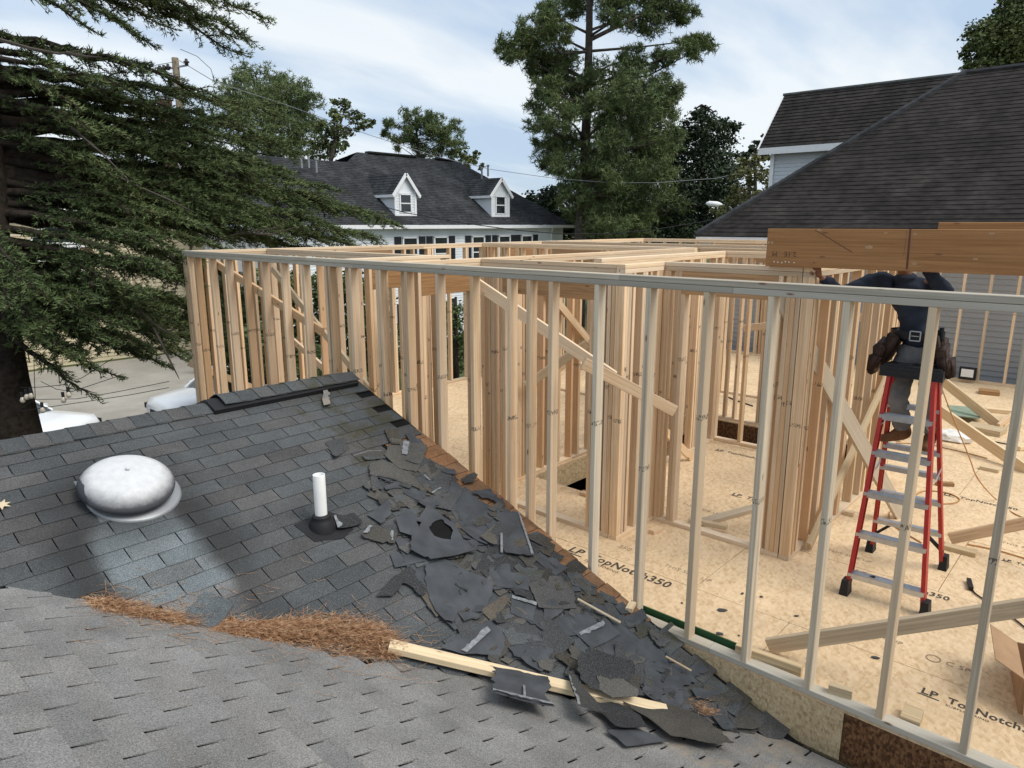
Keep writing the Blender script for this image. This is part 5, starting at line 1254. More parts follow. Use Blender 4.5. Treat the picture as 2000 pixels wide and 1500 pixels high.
hp = MB(); rolls(hp, (EX, EY, EZ + .02), (EX + T, EY - T, EZ + PM * T + .02), 0.075); rolls(hp, (EX + T, EY - T, EZ + PM * T + .02), (EX + T, YS + T, EZ + PM * T + .02), 0.06)
obj('hip_cap', hp.mesh('hip_cap', M['roof_dark']), rfo, Matrix.Identity(4))
obj('fascia', MB().box((EX + 0.03, (YS + EY) / 2, EZ - 0.07), (0.06, EY - YS, 0.10)).box((EX + T, EY - 0.03, EZ - 0.07), (2 * T - 0.14, 0.06, 0.10)).mesh('fascia', M['trim']), nb_, Matrix.Identity(4))
obj('soffit', MB().box((EX + 0.26, (YS + EY) / 2, EZ - 0.17), (0.40, EY - YS - 0.1, 0.015)).mesh('soffit', M['trim']), nb_, Matrix.Identity(4))
SX = 15.55
sb_ = MB().add([(0, 0, 0), (0, EY - 0.45 - YS, 0), (0.018, EY - 0.45 - YS, 0.1045), (0.018, 0, 0.1045), (0.02, 0, 0), (0.02, EY - 0.45 - YS, 0)], [(0, 1, 2, 3), (0, 4, 5, 1)]).mesh('siding_board', M['siding_grey'])
z = GZ
while z < EZ - 0.2:
    obj('siding_board', sb_, nb_, Matrix.Translation((SX - 0.02, YS, z))); z += 0.105
ws = MB().box((SX + 3.8, (YS + EY) / 2 - 0.2, (GZ + EZ) / 2 - 0.1), (7.55, EY - YS - 0.5, EZ - GZ - 0.2)); obj('wall', ws.mesh('wall', M['siding_grey']), nb_, Matrix.Identity(4))
# gabled wing behind
gh = thing('house', 'gabled house wing with white fascia rising behind the black hip roof', 'house', (24.5, 0, GZ))
GY, XE, XR, ZE, ZR = 10.0, 22.85, 24.55, 5.14, 6.93
rf = MB(); courses(rf, (XE, -14, ZE), (XE, GY, ZE), (XR, -14, ZR), (XR, GY, ZR), 16, 0.018); courses(rf, (2 * XR - XE, GY, ZE), (2 * XR - XE, -14, ZE), (XR, GY, ZR), (XR, -14, ZR), 16, 0.018)
g_r = obj('roof', rf.mesh('roof', [M['roof_black'], M['asphalt_shade']]), gh, Matrix.Identity(4))
obj('ridge_cap', MB().tube([(XR, -14, ZR + .01), (XR, GY, ZR + .01)], 0.06, 6).mesh('ridge_cap', M['shingle_dark']), g_r, Matrix.Identity(4))
fs = MB().box((XE + 0.02, -2, ZE - 0.10), (0.06, 23.98, 0.20))
for sg in (1, -1):
    a = Vector((XR - sg * (XR - XE), GY - 0.02, ZE - 0.08)); b = Vector((XR, GY - 0.02, ZR - 0.08)); fs.bar(a, b, 0.05, 0.16, (0, 1, 0))
obj('fascia', fs.mesh('fascia', M['trim']), gh, Matrix.Identity(4))
cl = MB(); clapboard(cl, (XE + 0.35, GY - 0.4), (XE + 0.35, -13.5), GZ, ZE - 0.02, 0.115, 0.02, (-1, 0)); clapboard(cl, (2 * XR - XE - 0.35, GY - 0.4), (XE + 0.35, GY - 0.4), GZ, ZE - 0.02, 0.115, 0.02, (0, 1))
cl.add([(XE + 0.35, GY - 0.4, ZE - .02), (2 * XR - XE - 0.35, GY - 0.4, ZE - .02), (XR, GY - 0.4, ZR - 0.3)], [(0, 1, 2)])
obj('wall', cl.mesh('wall', M['siding_pale']), gh, Matrix.Identity(4))
obj('corner_trim', MB().box((XE + 0.35, GY - 0.37, (GZ + ZE) / 2), (0.12, 0.12, ZE - GZ - 0.1)).mesh('corner_trim', M['trim']), gh, Matrix.Identity(4))

# ------------------------------------------------------------------ white house with dormers
wh = thing('house', 'white clapboard house with two dormers and black shutters behind the framing', 'house', (24.0, 28.0, GZ))
WY, X0, X1, WZ, WT, WP = 25.2, 20.9, 33.4, 2.76, 5.0, 0.70
rf = MB()
courses(rf, (X0 - 6, WY, WZ), (X1, WY, WZ), (X0 + 1.3, WY + WT, WZ + WP * WT), (X1 - WT + 0.6, WY + WT, WZ + WP * WT), 42, 0.012)
courses(rf, (X1, WY, WZ), (X1, WY + 2 * WT, WZ), (X1 - WT + 0.6, WY + WT - .01, WZ + WP * WT), (X1 - WT + 0.6, WY + WT, WZ + WP * WT), 42, 0.012)
courses(rf, (X1, WY + 2 * WT, WZ), (X0 - 6, WY + 2 * WT, WZ), (X1 - WT + 0.6, WY + WT, WZ + WP * WT), (X0 + 1.3, WY + WT, WZ + WP * WT), 20, 0.012)
wr = obj('roof', rf.mesh('roof', [M['roof_dark'], M['asphalt_shade']]), wh, Matrix.Identity(4))
obj('ridge_vent', MB().box((24.4, WY + WT, WZ + WP * WT + .05), (3.2, 0.35, 0.07)).box((28.0, WY + WT, WZ + WP * WT + .03), (1.4, 0.35, 0.07)).mesh('ridge_vent', M['black_plastic']), wr, Matrix.Identity(4))
# lower wings left and right
for (xa, xb, zr, yo) in ((14.2, 22.0, 5.75, 4.4), (29.5, 35.3, 5.3, 6.0)):
    rf = MB(); zz = WZ; yw = WY + (0.6 if xa < 20 else 2.2)
    courses(rf, (xa, yw, zz), (xb, yw, zz), (xa + (0.6 if xa < 20 else 0), yw + yo, zr), (xb - (0 if xa < 20 else 3.4), yw + yo, zr), 34, 0.012)
    courses(rf, (xb, yw + 2 * yo, zz), (xa, yw + 2 * yo, zz), (xb - (0 if xa < 20 else 3.4), yw + yo, zr), (xa, yw + yo, zr), 12, 0.012)
    if xa > 20: courses(rf, (xb, yw, zz), (xb, yw + 2 * yo, zz), (xb - 3.4, yw + yo, zr), (xb - 3.4, yw + yo + .01, zr), 34, 0.012)
    obj('roof', rf.mesh('roof', [M['roof_dark'], M['asphalt_shade']]), wh, Matrix.Identity(4))
for (px, py, d) in ((588, 300, 33.0), (602, 300, 33.2), (617, 309, 33.4), (941, 327, 41.0), (953, 322, 41.5)):
    p = atd(px, py, d); sk_ = MB().lathe([(0.05, -0.62), (0.05, -0.08), (0.08, -0.08), (0.08, 0.0), (0, 0.0)], 8, c=tuple(p))
    obj('roof_pipe', sk_.mesh('roof_pipe', M['metal_grey']), wr, Matrix.Identity(4))
cl = MB(); FY = WY + 0.4
clapboard(cl, (15.0, FY), (31.9, FY), GZ, WZ - 0.02, 0.125, 0.022); clapboard(cl, (31.9, FY + 0.9), (33.2, FY + 0.9), GZ, WZ - 0.02, 0.125, 0.022)
cl.box((24.4, FY + 4.6, (GZ + WZ) / 2), (18.0, 8.4, WZ - GZ - 0.1))
obj('wall', cl.mesh('wall', M['siding_white']), wh, Matrix.Identity(4))
obj('fascia', MB().box((X0 + 4.0, WY + 0.03, WZ - 0.09), (18.0, 0.08, 0.16)).box((X0 + 4.0, WY + 0.22, WZ - 0.16), (18.0, 0.36, 0.02)).mesh('fascia', M['trim']), wh, Matrix.Identity(4))
obj('downspout', MB().tube([(31.6, WY + 0.1, WZ - .15), (31.75, FY - 0.06, WZ - 0.45), (31.75, FY - 0.06, GZ)], 0.05, 6).mesh('downspout', M['trim']), wh, Matrix.Identity(4))
def window(parent, c, w_, h_, out_=(0, -1), shutters=True, sm='shutter'):
    """frame > pane, muntins; its two shutters"""
    c = Vector(c); o = Vector((out_[0], out_[1], 0)); s = Vector((-o.y, o.x, 0)); Z = Vector((0, 0, 1))
    def bx(mb, u, v, du, dv, dp, off):
        ctr = c + s * u + Z * v + o * off; mb.add([ctr + s * a * du / 2 + Z * b * dv / 2 + o * e * dp / 2 for e in (-1, 1) for a, b in ((-1, -1), (1, -1), (1, 1), (-1, 1))], [(0, 3, 2, 1), (4, 5, 6, 7), (0, 1, 5, 4), (1, 2, 6, 5), (2, 3, 7, 6), (3, 0, 4, 7)])
    fr = MB(); t = 0.075
    bx(fr, 0, h_ / 2, w_ + t, t, .07, .04); bx(fr, 0, -h_ / 2, w_ + 2 * t, t, .1, .05); bx(fr, -w_ / 2, 0, t, h_, .07, .04); bx(fr, w_ / 2, 0, t, h_, .07, .04); bx(fr, 0, 0, w_, .05, .05, .035)
    f = obj('window', fr.mesh('window', M['trim']), parent, Matrix.Identity(4))
    pn = MB(); bx(pn, 0, 0, w_, h_, .02, .022); obj('pane', pn.mesh('pane', M['glass']), f, Matrix.Identity(4))
    if shutters:
        for e in (-1, 1):
            sh = MB(); bx(sh, e * (w_ / 2 + .30), 0, .36, h_ + .1, .05, .05)
            for k in range(9): bx(sh, e * (w_ / 2 + .30), -h_ / 2 + .1 + k * (h_ - .2) / 8, .26, .05, .02, .08)
            obj('shutter', sh.mesh('shutter', M[sm]), parent, Matrix.Identity(4))
for px in (800, 860, 933, 984, 1028):
    p = ony(px, 466, FY); window(wh, (p.x, FY, 1.42), 0.84, 1.55)
    window(wh, (p.x, FY, -1.6), 0.80, 1.55)
p = ony(1076, 462, FY + 0.9); window(wh, (p.x, FY + 0.9, 1.40), 0.8, 1.5)
def dormer(px_l, px_r, py_peak, py_eave, py_bot, name='dormer'):
    yf = WY + 0.62
    a, b = ony(px_l, py_bot, yf), ony(px_r, py_bot, yf); zb = WZ + WP * (yf - WY) - 0.02
    xl, xr = a.x, b.x; w_ = xr - xl; xc = (xl + xr) / 2
    ze = ony(xc and (px_l + px_r) / 2, py_eave, yf).z; zp = ony((px_l + px_r) / 2, py_peak, yf).z
    yb_e = WY + (ze - WZ) / WP; yb_p = WY + (zp - WZ) / WP; ov = 0.16
    wl_ = MB(); clapboard(wl_, (xl, yf), (xr, yf), zb - 0.1, ze, 0.12, 0.016)
    wl_.add([(xl, yf, ze), (xr, yf, ze), (xc, yf, zp - 0.05)], [(0, 1, 2)])
    for x in (xl, xr): wl_.add([(x, yf, zb - .2), (x, yf, ze), (x, yb_e + .1, ze)], [(0, 1, 2)])
    w0 = obj(name, wl_.mesh(name, M['siding_white']), wh, Matrix.Identity(4))
    rf = MB(); k = (zp - ze) / (w_ / 2)
    for sg in (-1, 1): courses(rf, (xc + sg * (w_ / 2 + ov), yf - ov, ze - k * ov), (xc + sg * (w_ / 2 + ov), yb_e + .2, ze - k * ov), (xc, yf - ov, zp), (xc, yb_p + .2, zp), 8, 0.012)
    obj('dormer_roof', rf.mesh('dormer_roof', [M['roof_dark'], M['asphalt_shade']]), w0, Matrix.Identity(4))
    tr = MB()
    for sg in (-1, 1):
        tr.bar((xc + sg * (w_ / 2 + ov), yf - ov + .02, ze - k * ov - .07), (xc, yf - ov + .02, zp - .07), .05, .14, (0, 1, 0)); tr.box((xc + sg * (w_ / 2 + ov - .02), (yf + yb_e) / 2, ze - k * ov - .06), (.05, yb_e - yf + 2 * ov, .12))
        tr.box((xc + sg * (w_ / 2 - .05), yf - .02, (zb + ze) / 2), (.12, .05, ze - zb))
    tr.box((xc, yf - .02, zb + .02), (w_, .06, .12)); obj('dormer_trim', tr.mesh('dormer_trim', M['trim']), w0, Matrix.Identity(4))
    fr = MB(); hw_, hh = w_ * .5, (ze - zb) * .72; zc_ = zb + .12 + hh / 2 + .02
    fr.box((xc, yf - .03, zc_ - hh / 2), (hw_ + .1, .05, .06)).box((xc, yf - .03, zc_ + hh / 2), (hw_ + .1, .05, .06)).box((xc - hw_ / 2, yf - .03, zc_), (.06, .05, hh)).box((xc + hw_ / 2, yf - .03, zc_), (.06, .05, hh)).box((xc, yf - .025, zc_), (hw_, .04, .05))
    obj('dormer_window', fr.mesh('dormer_window', M['trim']), w0, Matrix.Identity(4)); obj('dormer_pane', MB().box((xc, yf - .022, zc_), (hw_, .02, hh)).mesh('dormer_pane', M['glass']), w0, Matrix.Identity(4))
dormer(771, 813, 337, 372, 425); dormer(959, 994, 347, 376, 424)

# ------------------------------------------------------------------ tan house behind the cedar
th = thing('house', 'tan clapboard house with arched window seen through the cedar boughs', 'house', (3.0, 24.0, GZ))
TY = 33.0
cl = MB(); clapboard(cl, (-4, TY), (15.6, TY), GZ, 3.6, 0.16, 0.025); cl.box((5.8, TY + 4, 0.3), (19.4, 7.8, 6.2)); obj('wall', cl.mesh('wall', M['siding_tan']), th, Matrix.Identity(4))
rf = MB(); courses(rf, (-4.6, TY - .5, 3.5), (16.2, TY - .5, 3.5), (-1, TY + 4, 5.6), (12.5, TY + 4, 5.6), 26); courses(rf, (16.2, TY - .5, 3.5), (16.2, TY + 8.5, 3.5), (12.5, TY + 4, 5.6), (12.5, TY + 4.01, 5.6), 26)
obj('roof', rf.mesh('roof', [M['roof_dark'], M['asphalt_shade']]), th, Matrix.Identity(4))
obj('fascia', MB().box((5.8, TY - .48, 3.4), (20.6, .08, .20)).mesh('fascia', M['trim']), th, Matrix.Identity(4))
pw = ony(116, 505, TY); window(th, (pw.x, TY, pw.z - .1), 1.5, 1.4, sm='shutter_brown')
pl = ony(106, 538, TY); window(th, (ony(60, 545, TY).x, TY, pl.z - 1.0), 1.3, 1.5, sm='shutter_brown')
pa_ = ony(116, 482, TY); ar = [(pa_.x + 1.02 * math.cos(math.pi * k / 14), pa_.z + 0.85 * math.sin(math.pi * k / 14)) for k in range(15)]
obj('arched_pane', MB().add([(x, TY - .05, z) for x, z in ar], [tuple(range(15))]).mesh('arched_pane', M['glass']), th, Matrix.Identity(4))
obj('arch_frame', MB().tube([(x, TY - .05, z) for x, z in ar] + [(ar[0][0], TY - .05, ar[0][1])], 0.05, 6).mesh('arch_frame', M['trim']), th, Matrix.Identity(4))

# ------------------------------------------------------------------ cars
def car(label, loc, rz):
    c = thing('parked_car', label, 'car', loc, rz)
    # stations along the length: (x, half width, z bottom, z belt, z roof or hood, half width at top)
    sec = [(-2.25, .70, .45, .72, .80, .62), (-2.1, .84, .32, .80, .92, .74), (-1.5, .88, .28, .90, .98, .80), (-0.9, .89, .27, .95, 1.03, .82), (0.0, .90, .27, .98, 1.05, .83), (1.0, .90, .27, 1.0, 1.06, .83), (1.8, .88, .30, 1.0, 1.07, .80), (2.15, .82, .36, .95, 1.02, .74), (2.25, .74, .45, .85, .92, .66)]
    mb = MB(); k = 10
    for x, w_, zb, zm, zt, wt in sec:
        mb.v += [(x, -w_ * .92, zb), (x, -w_, zb + .18), (x, -w_, zm), (x, -wt, zt), (x, -wt * .5, zt + .035), (x, wt * .5, zt + .035), (x, wt, zt), (x, w_, zm), (x, w_, zb + .18), (x, w_ * .92, zb)]
    for i in range(len(sec) - 1):
        for j in range(k): mb.f.append((i * k + j, (i + 1) * k + j, (i + 1) * k + (j + 1) % k, i * k + (j + 1) % k)); mb.m.append(0)
    mb.f += [tuple(range(k)), tuple((len(sec) - 1) * k + j for j in reversed(range(k)))]; mb.m += [0, 0]
    obj('body', mb.mesh('body', M['car'], True), c)
    gl = MB(); cs = [(-1.05, .80, 1.02, .70, 1.03), (-0.35, .82, 1.04, .62, 1.50), (1.1, .82, 1.05, .62, 1.55), (1.95, .78, 1.05, .64, 1.10)]
    for x, w_, z_, wt, zt in cs: gl.v += [(x, -w_, z_), (x, -wt, zt), (x, wt, zt), (x, w_, z_)]
    for i in range(3):
        for j in range(3): gl.f.append((i * 4 + j, (i + 1) * 4 + j, (i + 1) * 4 + j + 1, i * 4 + j + 1)); gl.m.append(0)
    obj('window_glass', gl.mesh('window_glass', M['glass'], False), c)
    rp_ = MB().prism([(-0.38, -.63), (1.15, -.64), (1.15, .64), (-0.38, .63)], 1.52, 1.575)
    for s_ in (-1, 1):
        rp_.bar((-1.05, s_ * .80, 1.02), (-0.36, s_ * .63, 1.54), .06, .05); rp_.bar((1.1, s_ * .63, 1.55), (1.93, s_ * .76, 1.07), .09, .05); rp_.bar((0.4, s_ * .80, 1.04), (0.4, s_ * .63, 1.55), .06, .05)
    obj('roof_panel', rp_.mesh('roof_panel', M['car']), c)
    for x in (-1.4, 1.4):
        for s_ in (-1, 1):
            w_ = obj('wheel', MB().tube([(x, s_ * .76, .32), (x, s_ * .93, .32)], .32, 20).mesh('tyre', M['rubber']), c); obj('rim', MB().tube([(x, s_ * .932, .32), (x, s_ * .945, .32)], .2, 12).mesh('rim', M['alu']), w_)
    for s_ in (-1, 1):
        obj('headlight', MB().box((-2.10, s_ * .64, .74), (.26, .30, .15), Matrix.Rotation(s_ * .35, 3, 'Z')).mesh('headlight', M['glass']), c)
        obj('tail_light', MB().box((2.22, s_ * .62, .85), (.08, .24, .14)).mesh('tail_light', M['red']), c)
        obj('mirror', MB().box((-0.75, s_ * .98, 1.08), (.12, .18, .12)).mesh('mirror', M['car']), c)
        obj('door_handle', MB().box((0.25, s_ * .905, .90), (.18, .03, .035)).mesh('door_handle', M['black_plastic']), c)
    obj('grille', MB().box((-2.245, 0, .60), (.03, .9, .14)).mesh('grille', M['rubber']), c)
    return c
def nose_at(px, py, zc, rz, label):
    p = onz(px, py, GZ + zc); ax = Vector((math.cos(rz), math.sin(rz), 0)); c = p + ax * 2.2
    return car(label, (c.x, c.y, GZ + .02), rz)
nose_at(163, 828, 0.88, R(136), 'white car parked beside the cedar trunk, its hood showing above the ridge')
nose_at(310, 792, 0.85, R(2), 'white car with dark windscreen behind the left corner of the framing')

# ------------------------------------------------------------------ trees
def leaves(rng, P, s, mode, jitter=1.0):
    """mode 'needle': thin star of needles per point; 'leaf': bent leaf quads"""
    n_ = len(P)
    if mode == 'needle':
        k = 9; d = rng.normal(size=(n_, k, 3)); d[..., 2] += 0.35; d /= np.linalg.norm(d, axis=2, keepdims=True)
        side = np.cross(d, rng.normal(size=(n_, k, 3))); side /= np.linalg.norm(side, axis=2, keepdims=True) + 1e-9
        L = s * rng.uniform(.7, 1.2, size=(n_, k, 1)); w_ = s * .085
        c = P[:, None, :]; a = c + side * w_ + d * L * .08; b = c - side * w_ + d * L * .08; t = c + d * L
        V = np.stack([a, b, t], axis=2).reshape(-1, 3); F = np.arange(len(V)).reshape(-1, 3); return V, F
    d = rng.normal(size=(n_, 3)); d[:, 2] *= .6; d /= np.linalg.norm(d, axis=1, keepdims=True)
    side = np.cross(d, rng.normal(size=(n_, 3))); side /= np.linalg.norm(side, axis=1, keepdims=True) + 1e-9
    L = s * rng.uniform(.6, 1.25, size=(n_, 1)); a = P - d * L * .5; b = P + side * L * .33; c = P + d * L * .5; e = P - side * L * .33
    V = np.stack([a, b, c, e], axis=1).reshape(-1, 3); q = np.arange(len(V)).reshape(-1, 4)
    F = np.concatenate([q[:, [0, 1, 2]], q[:, [0, 2, 3]]]); return V, F
def blob_tree(name, label, D, trunk, blobs, mt, bark, mode='needle', s=0.3, seed=1, clumps=14, per=9, tr=0.3, depth=3.0, group=None, base=None, flat=0.75, limb=True, rscale=1.0, openf=1.0):
    rng = np.random.default_rng(seed); U = D / CAM_F
    tp = [atd(x, y, D) for x, y in trunk]
    g = tp[0].copy(); g.z = GZ
    if tp[0].z > GZ + 0.3: tp = [g] + tp
    root = thing(name, label, 'tree' if 'shrub' not in name else 'shrub', tuple(tp[0]), group=group)
    k = len(tp); rad = [tr * (1 - 0.8 * i / max(1, k - 1)) + 0.02 for i in range(k)]
    mb = MB().tube(tp, rad, 9)
    Pts = []
    fw = Vector((_sa, _ca, 0)); rt = Vector((_ca, -_sa, 0))
    for (x, y, r_) in blobs:
        R_ = r_ * U * rscale * (openf if y < 150 else 1.0); off = rng.uniform(-1, 1) * depth
        c = atd(x, y, D) + fw * off
        c = atd(x, y, D + off)
        j = min(range(k), key=lambda i: abs(tp[i].z - (c.z - 0.35 * (Vector((c.x, c.y)) - Vector((tp[i].x, tp[i].y))).length)))
        if limb:
            a = tp[j]
            if j < k - 1 and c.z > a.z: a = a.lerp(tp[j + 1], min(.9, max(0, (c.z - 0.3 * (c - a).length - a.z) / max(.1, tp[j + 1].z - a.z))))
            m_ = a.lerp(c, .5) + Vector((rng.normal() * .15, rng.normal() * .15, rng.normal() * .08 * (c - a).length))
            mb.tube([a, a.lerp(m_, .6), m_, m_.lerp(c, .6), c], [tr * .22, tr * .18, tr * .14, tr * .09, tr * .05], 5, cap=False)
        nc = max(4, int(clumps * (r_ / 45.0) ** 1.6))
        cc = rng.normal(size=(nc, 3)); cc /= np.linalg.norm(cc, axis=1, keepdims=True); cc *= rng.uniform(.25, 1.0, size=(nc, 1)) ** .6 * R_; cc[:, 2] *= flat
        for q in cc:
            Pts.append(np.array(c) + q + rng.normal(size=(per, 3)) * np.array([R_ * .17, R_ * .17, R_ * .12]))
            if limb and rng.random() < .5:
                e = Vector(tuple(np.array(c) + q)); mb.tube([c, c.lerp(e, .5) + Vector((0, 0, .03)), e], [tr * .07, tr * .05, tr * .025], 4, cap=False)
    P = np.concatenate(Pts); V, F = leaves(rng, P, s, mode)
    obj('trunk', mb.mesh('trunk', M[bark], True), root, Matrix.Identity(4))
    obj('crown', np_mesh('crown', V, F, M[mt], 3), root, Matrix.Identity(4))
    return root
blob_tree('pine_tree', 'tall pine with bare upper trunk and spreading boughs, tallest tree in the middle', 40, [(1133, 470), (1140, 380), (1143, 300), (1147, 200), (1150, 100), (1152, 0), (1158, -90), (1165, -170)],
    [(1005, 95, 36), (1035, 105, 36), (1050, 55, 38), (1085, 115, 42), (990, 98, 20), (1078, 25, 36), (1105, 150, 45), (1062, 135, 34), (1085, 65, 34), (1120, 5, 40), (1200, 20, 42), (1260, 45, 42), (1300, 15, 38), (1335, 25, 34), (1372, 92, 34), (1335, 95, 28), (1290, 118, 30), (1235, 112, 30), (1350, 80, 22), (1250, -25, 50), (1180, -60, 60), (1110, -60, 45), (1310, -40, 40),
     (1185, 165, 48), (1240, 180, 48), (1290, 165, 34), (1110, 195, 42), (1068, 172, 26), (1060, 205, 30), (1090, 225, 38), (1230, 230, 48), (1290, 220, 40), (1305, 190, 24), (1170, 215, 38), (1055, 240, 24), (1085, 265, 34), (1060, 280, 20), (1110, 270, 34), (1200, 285, 40), (1260, 270, 40),
     (1080, 305, 32), (1115, 320, 40), (1160, 340, 48), (1205, 335, 48), (1262, 315, 44), (1175, 390, 48), (1120, 385, 36), (1230, 385, 48), (1185, 430, 44), (1240, 430, 44), (1285, 350, 40), (1075, 325, 22), (1140, 420, 30), (1290, 300, 34), (1310, 270, 24)],
    'pine', 'bark_grey', 'needle', 0.28, 11, 34, 13, 0.36, 2.6, rscale=1.10, openf=0.80)
blob_tree('pine_tree', 'second pine standing close behind the tallest one, its trunk forked', 45, [(1190, 470), (1188, 380), (1200, 300), (1215, 220), (1225, 150)],
    [(1220, 160, 40), (1260, 210, 44), (1200, 250, 44), (1270, 250, 40), (1180, 300, 40), (1240, 300, 44), (1290, 280, 36), (1215, 350, 46), (1270, 360, 44), (1150, 360, 36), (1175, 395, 44), (1150, 430, 40), (1200, 410, 44), (1260, 420, 46), (1300, 400, 40), (1225, 200, 30)], 'pine', 'bark_grey', 'needle', 0.28, 12, 32, 12, 0.26, 2.0, rscale=1.15)
blob_tree('evergreen_tree', 'dark bushy evergreen right of the tall pine with a pointed top', 48, [(1375, 470), (1372, 350), (1370, 205)],
    [(1368, 222, 18), (1372, 245, 30), (1400, 245, 24), (1425, 245, 18), (1345, 262, 30), (1395, 280, 40), (1350, 305, 46), (1400, 320, 44), (1365, 350, 54), (1425, 335, 24), (1395, 390, 54), (1340, 390, 50), (1440, 300, 10), (1430, 380, 30), (1350, 430, 50), (1410, 430, 50), (1310, 420, 40), (1320, 340, 30)], 'darkleaf', 'bark_dark', 'leaf', 0.22, 13, 44, 40, 0.3, 2.5, rscale=1.1)
blob_tree('evergreen_tree', 'low dark tree between the white house and the tall pine', 46, [(1070, 480), (1072, 400)],
    [(1060, 395, 32), (1085, 380, 30), (1045, 420, 30), (1100, 410, 40), (1075, 440, 45), (1120, 440, 40), (1040, 395, 16), (1150, 450, 40), (1200, 455, 40), (1250, 450, 40), (1300, 452, 40), (1345, 455, 40), (1390, 455, 36), (1160, 420, 30), (1310, 430, 34)], 'darkleaf', 'bark_dark', 'leaf', 0.22, 14, 44, 40, 0.25, 2.0, rscale=1.1)
blob_tree('broadleaf_tree', 'yellowing tree left of the white gabled wall', 30, [(1462, 470), (1462, 400), (1465, 320)],
    [(1462, 318, 24), (1482, 345, 30), (1450, 345, 26), (1478, 385, 34), (1445, 380, 26), (1425, 405, 24), (1490, 310, 18), (1405, 415, 16), (1450, 420, 34), (1410, 435, 24)], 'lightleaf', 'bark_grey', 'leaf', 0.16, 15, 26, 30, 0.16, 1.2)
blob_tree('evergreen_tree', 'small dark tree top beside the gable eave', 36, [(1475, 470), (1475, 380), (1475, 290)], [(1475, 282, 20), (1462, 300, 16), (1492, 285, 18), (1480, 310, 24), (1455, 310, 12), (1500, 270, 12)], 'darkleaf', 'bark_dark', 'leaf', 0.22, 16, 24, 24, 0.16, 1.2)
blob_tree('broadleaf_tree', 'green tree rising behind the black roof at the top right', 36, [(1990, 400), (1985, 200), (1980, 60)],
    [(1925, 62, 34), (1945, 75, 40), (1985, 40, 40), (1990, 110, 50), (1905, 100, 26), (1945, 115, 40), (2040, 60, 70), (1892, 130, 18), (1915, 135, 24), (1975, 15, 26), (1955, 40, 24), (2010, 20, 30)], 'oak', 'bark_dark', 'leaf', 0.17, 17, 52, 44, 0.3, 2.0)
blob_tree('pine_tree', 'round-topped pine standing left behind the cedar', 55, [(535, 460), (535, 350), (532, 260), (528, 190)],
    [(465, 175, 34), (500, 162, 38), (540, 165, 36), (575, 180, 36), (600, 205, 28), (480, 210, 38), (525, 205, 42), (565, 220, 40), (440, 192, 20), (430, 205, 14), (600, 240, 26), (540, 255, 44), (495, 255, 36), (590, 265, 30), (560, 290, 36), (510, 300, 40), (450, 230, 24)], 'pine', 'bark_grey', 'needle', 0.34, 18, 34, 13, 0.32, 3.0, rscale=1.15)
blob_tree('broadleaf_tree', 'loose leafy tree beside the round-topped pine over the roof ridge', 50, [(640, 460), (645, 320), (655, 270), (670, 225)],
    [(668, 205, 20), (655, 225, 18), (690, 228, 20), (712, 238, 16), (700, 250, 14), (650, 262, 24), (675, 262, 16), (630, 250, 22), (640, 290, 26), (620, 275, 20), (665, 285, 14), (725, 240, 8), (625, 305, 26), (655, 240, 14)], 'oak', 'bark_grey', 'leaf', 0.20, 19, 46, 34, 0.22, 2.0)
blob_tree('pine_tree', 'flat-topped pine above the ridge of the white house', 60, [(822, 460), (820, 330), (815, 280), (812, 235)],
    [(800, 235, 24), (825, 230, 24), (845, 250, 24), (862, 245, 22), (885, 250, 18), (772, 245, 15), (757, 240, 10), (755, 262, 10), (785, 268, 20), (812, 265, 22), (845, 280, 30), (880, 270, 20), (870, 290, 26), (820, 290, 20), (780, 285, 10), (890, 285, 16)], 'pine', 'bark_grey', 'needle', 0.34, 20, 34, 13, 0.24, 2.5, rscale=1.15)
blob_tree('broadleaf_tree', 'small tree right behind the ridge of the white house', 62, [(915, 460), (915, 310)], [(905, 300, 18), (925, 310, 16), (915, 318, 18), (935, 325, 10), (890, 308, 14), (932, 300, 8)], 'oak', 'bark_grey', 'leaf', 0.24, 21, 40, 34, 0.2, 1.5)
# shrubs and trees beyond the back wall, dark between the studs
for i, (x, y0, D, bl, lab) in enumerate((
    (455, 760, 17.5, [(440, 640, 60), (480, 590, 60), (450, 700, 70), (500, 660, 60), (420, 590, 50)], 'dark evergreen shrub behind the leftmost studs'),
    (560, 760, 18.5, [(550, 600, 60), (590, 650, 60), (560, 700, 70), (530, 560, 50), (600, 570, 50), (620, 710, 60)], 'dark evergreen shrub behind the left part of the framing'),
    (690, 740, 20.0, [(680, 600, 60), (720, 640, 60), (690, 690, 60), (660, 560, 45), (730, 570, 45), (750, 690, 50)], 'dark evergreen shrub behind the brown header'),
    (890, 700, 24.0, [(880, 620, 40), (910, 650, 40), (890, 690, 45), (860, 640, 40)], 'dark shrub seen through the middle of the framing'))):
    blob_tree('evergreen_shrub', lab, D, [(x, y0), (x, y0 - 120)], bl, 'cedar', 'bark_dark', 'leaf', 0.13, 40 + i, 30, 34, 0.12, 1.0)
# trees far off behind the cedar
for i, (x, D, bl, lab) in enumerate(((250, 48, [(240, 350, 50), (290, 340, 50), (200, 370, 50), (330, 370, 50), (260, 400, 60), (320, 420, 50)], 'dark tree behind the cedar and the utility pole'), (420, 52, [(400, 350, 50), (450, 340, 46), (430, 390, 60), (490, 370, 50), (370, 380, 40), (540, 390, 50), (580, 360, 30)], 'dark tree behind the right half of the cedar'), (70, 46, [(60, 340, 34), (110, 330, 30), (40, 380, 30), (140, 360, 30)], 'dark tree behind the left edge of the cedar'))):
    blob_tree('evergreen_tree', lab, D, [(x, 470), (x, 350)], bl, 'darkleaf', 'bark_dark', 'leaf', 0.30, 60 + i, 20, 26, 0.2, 2.0)

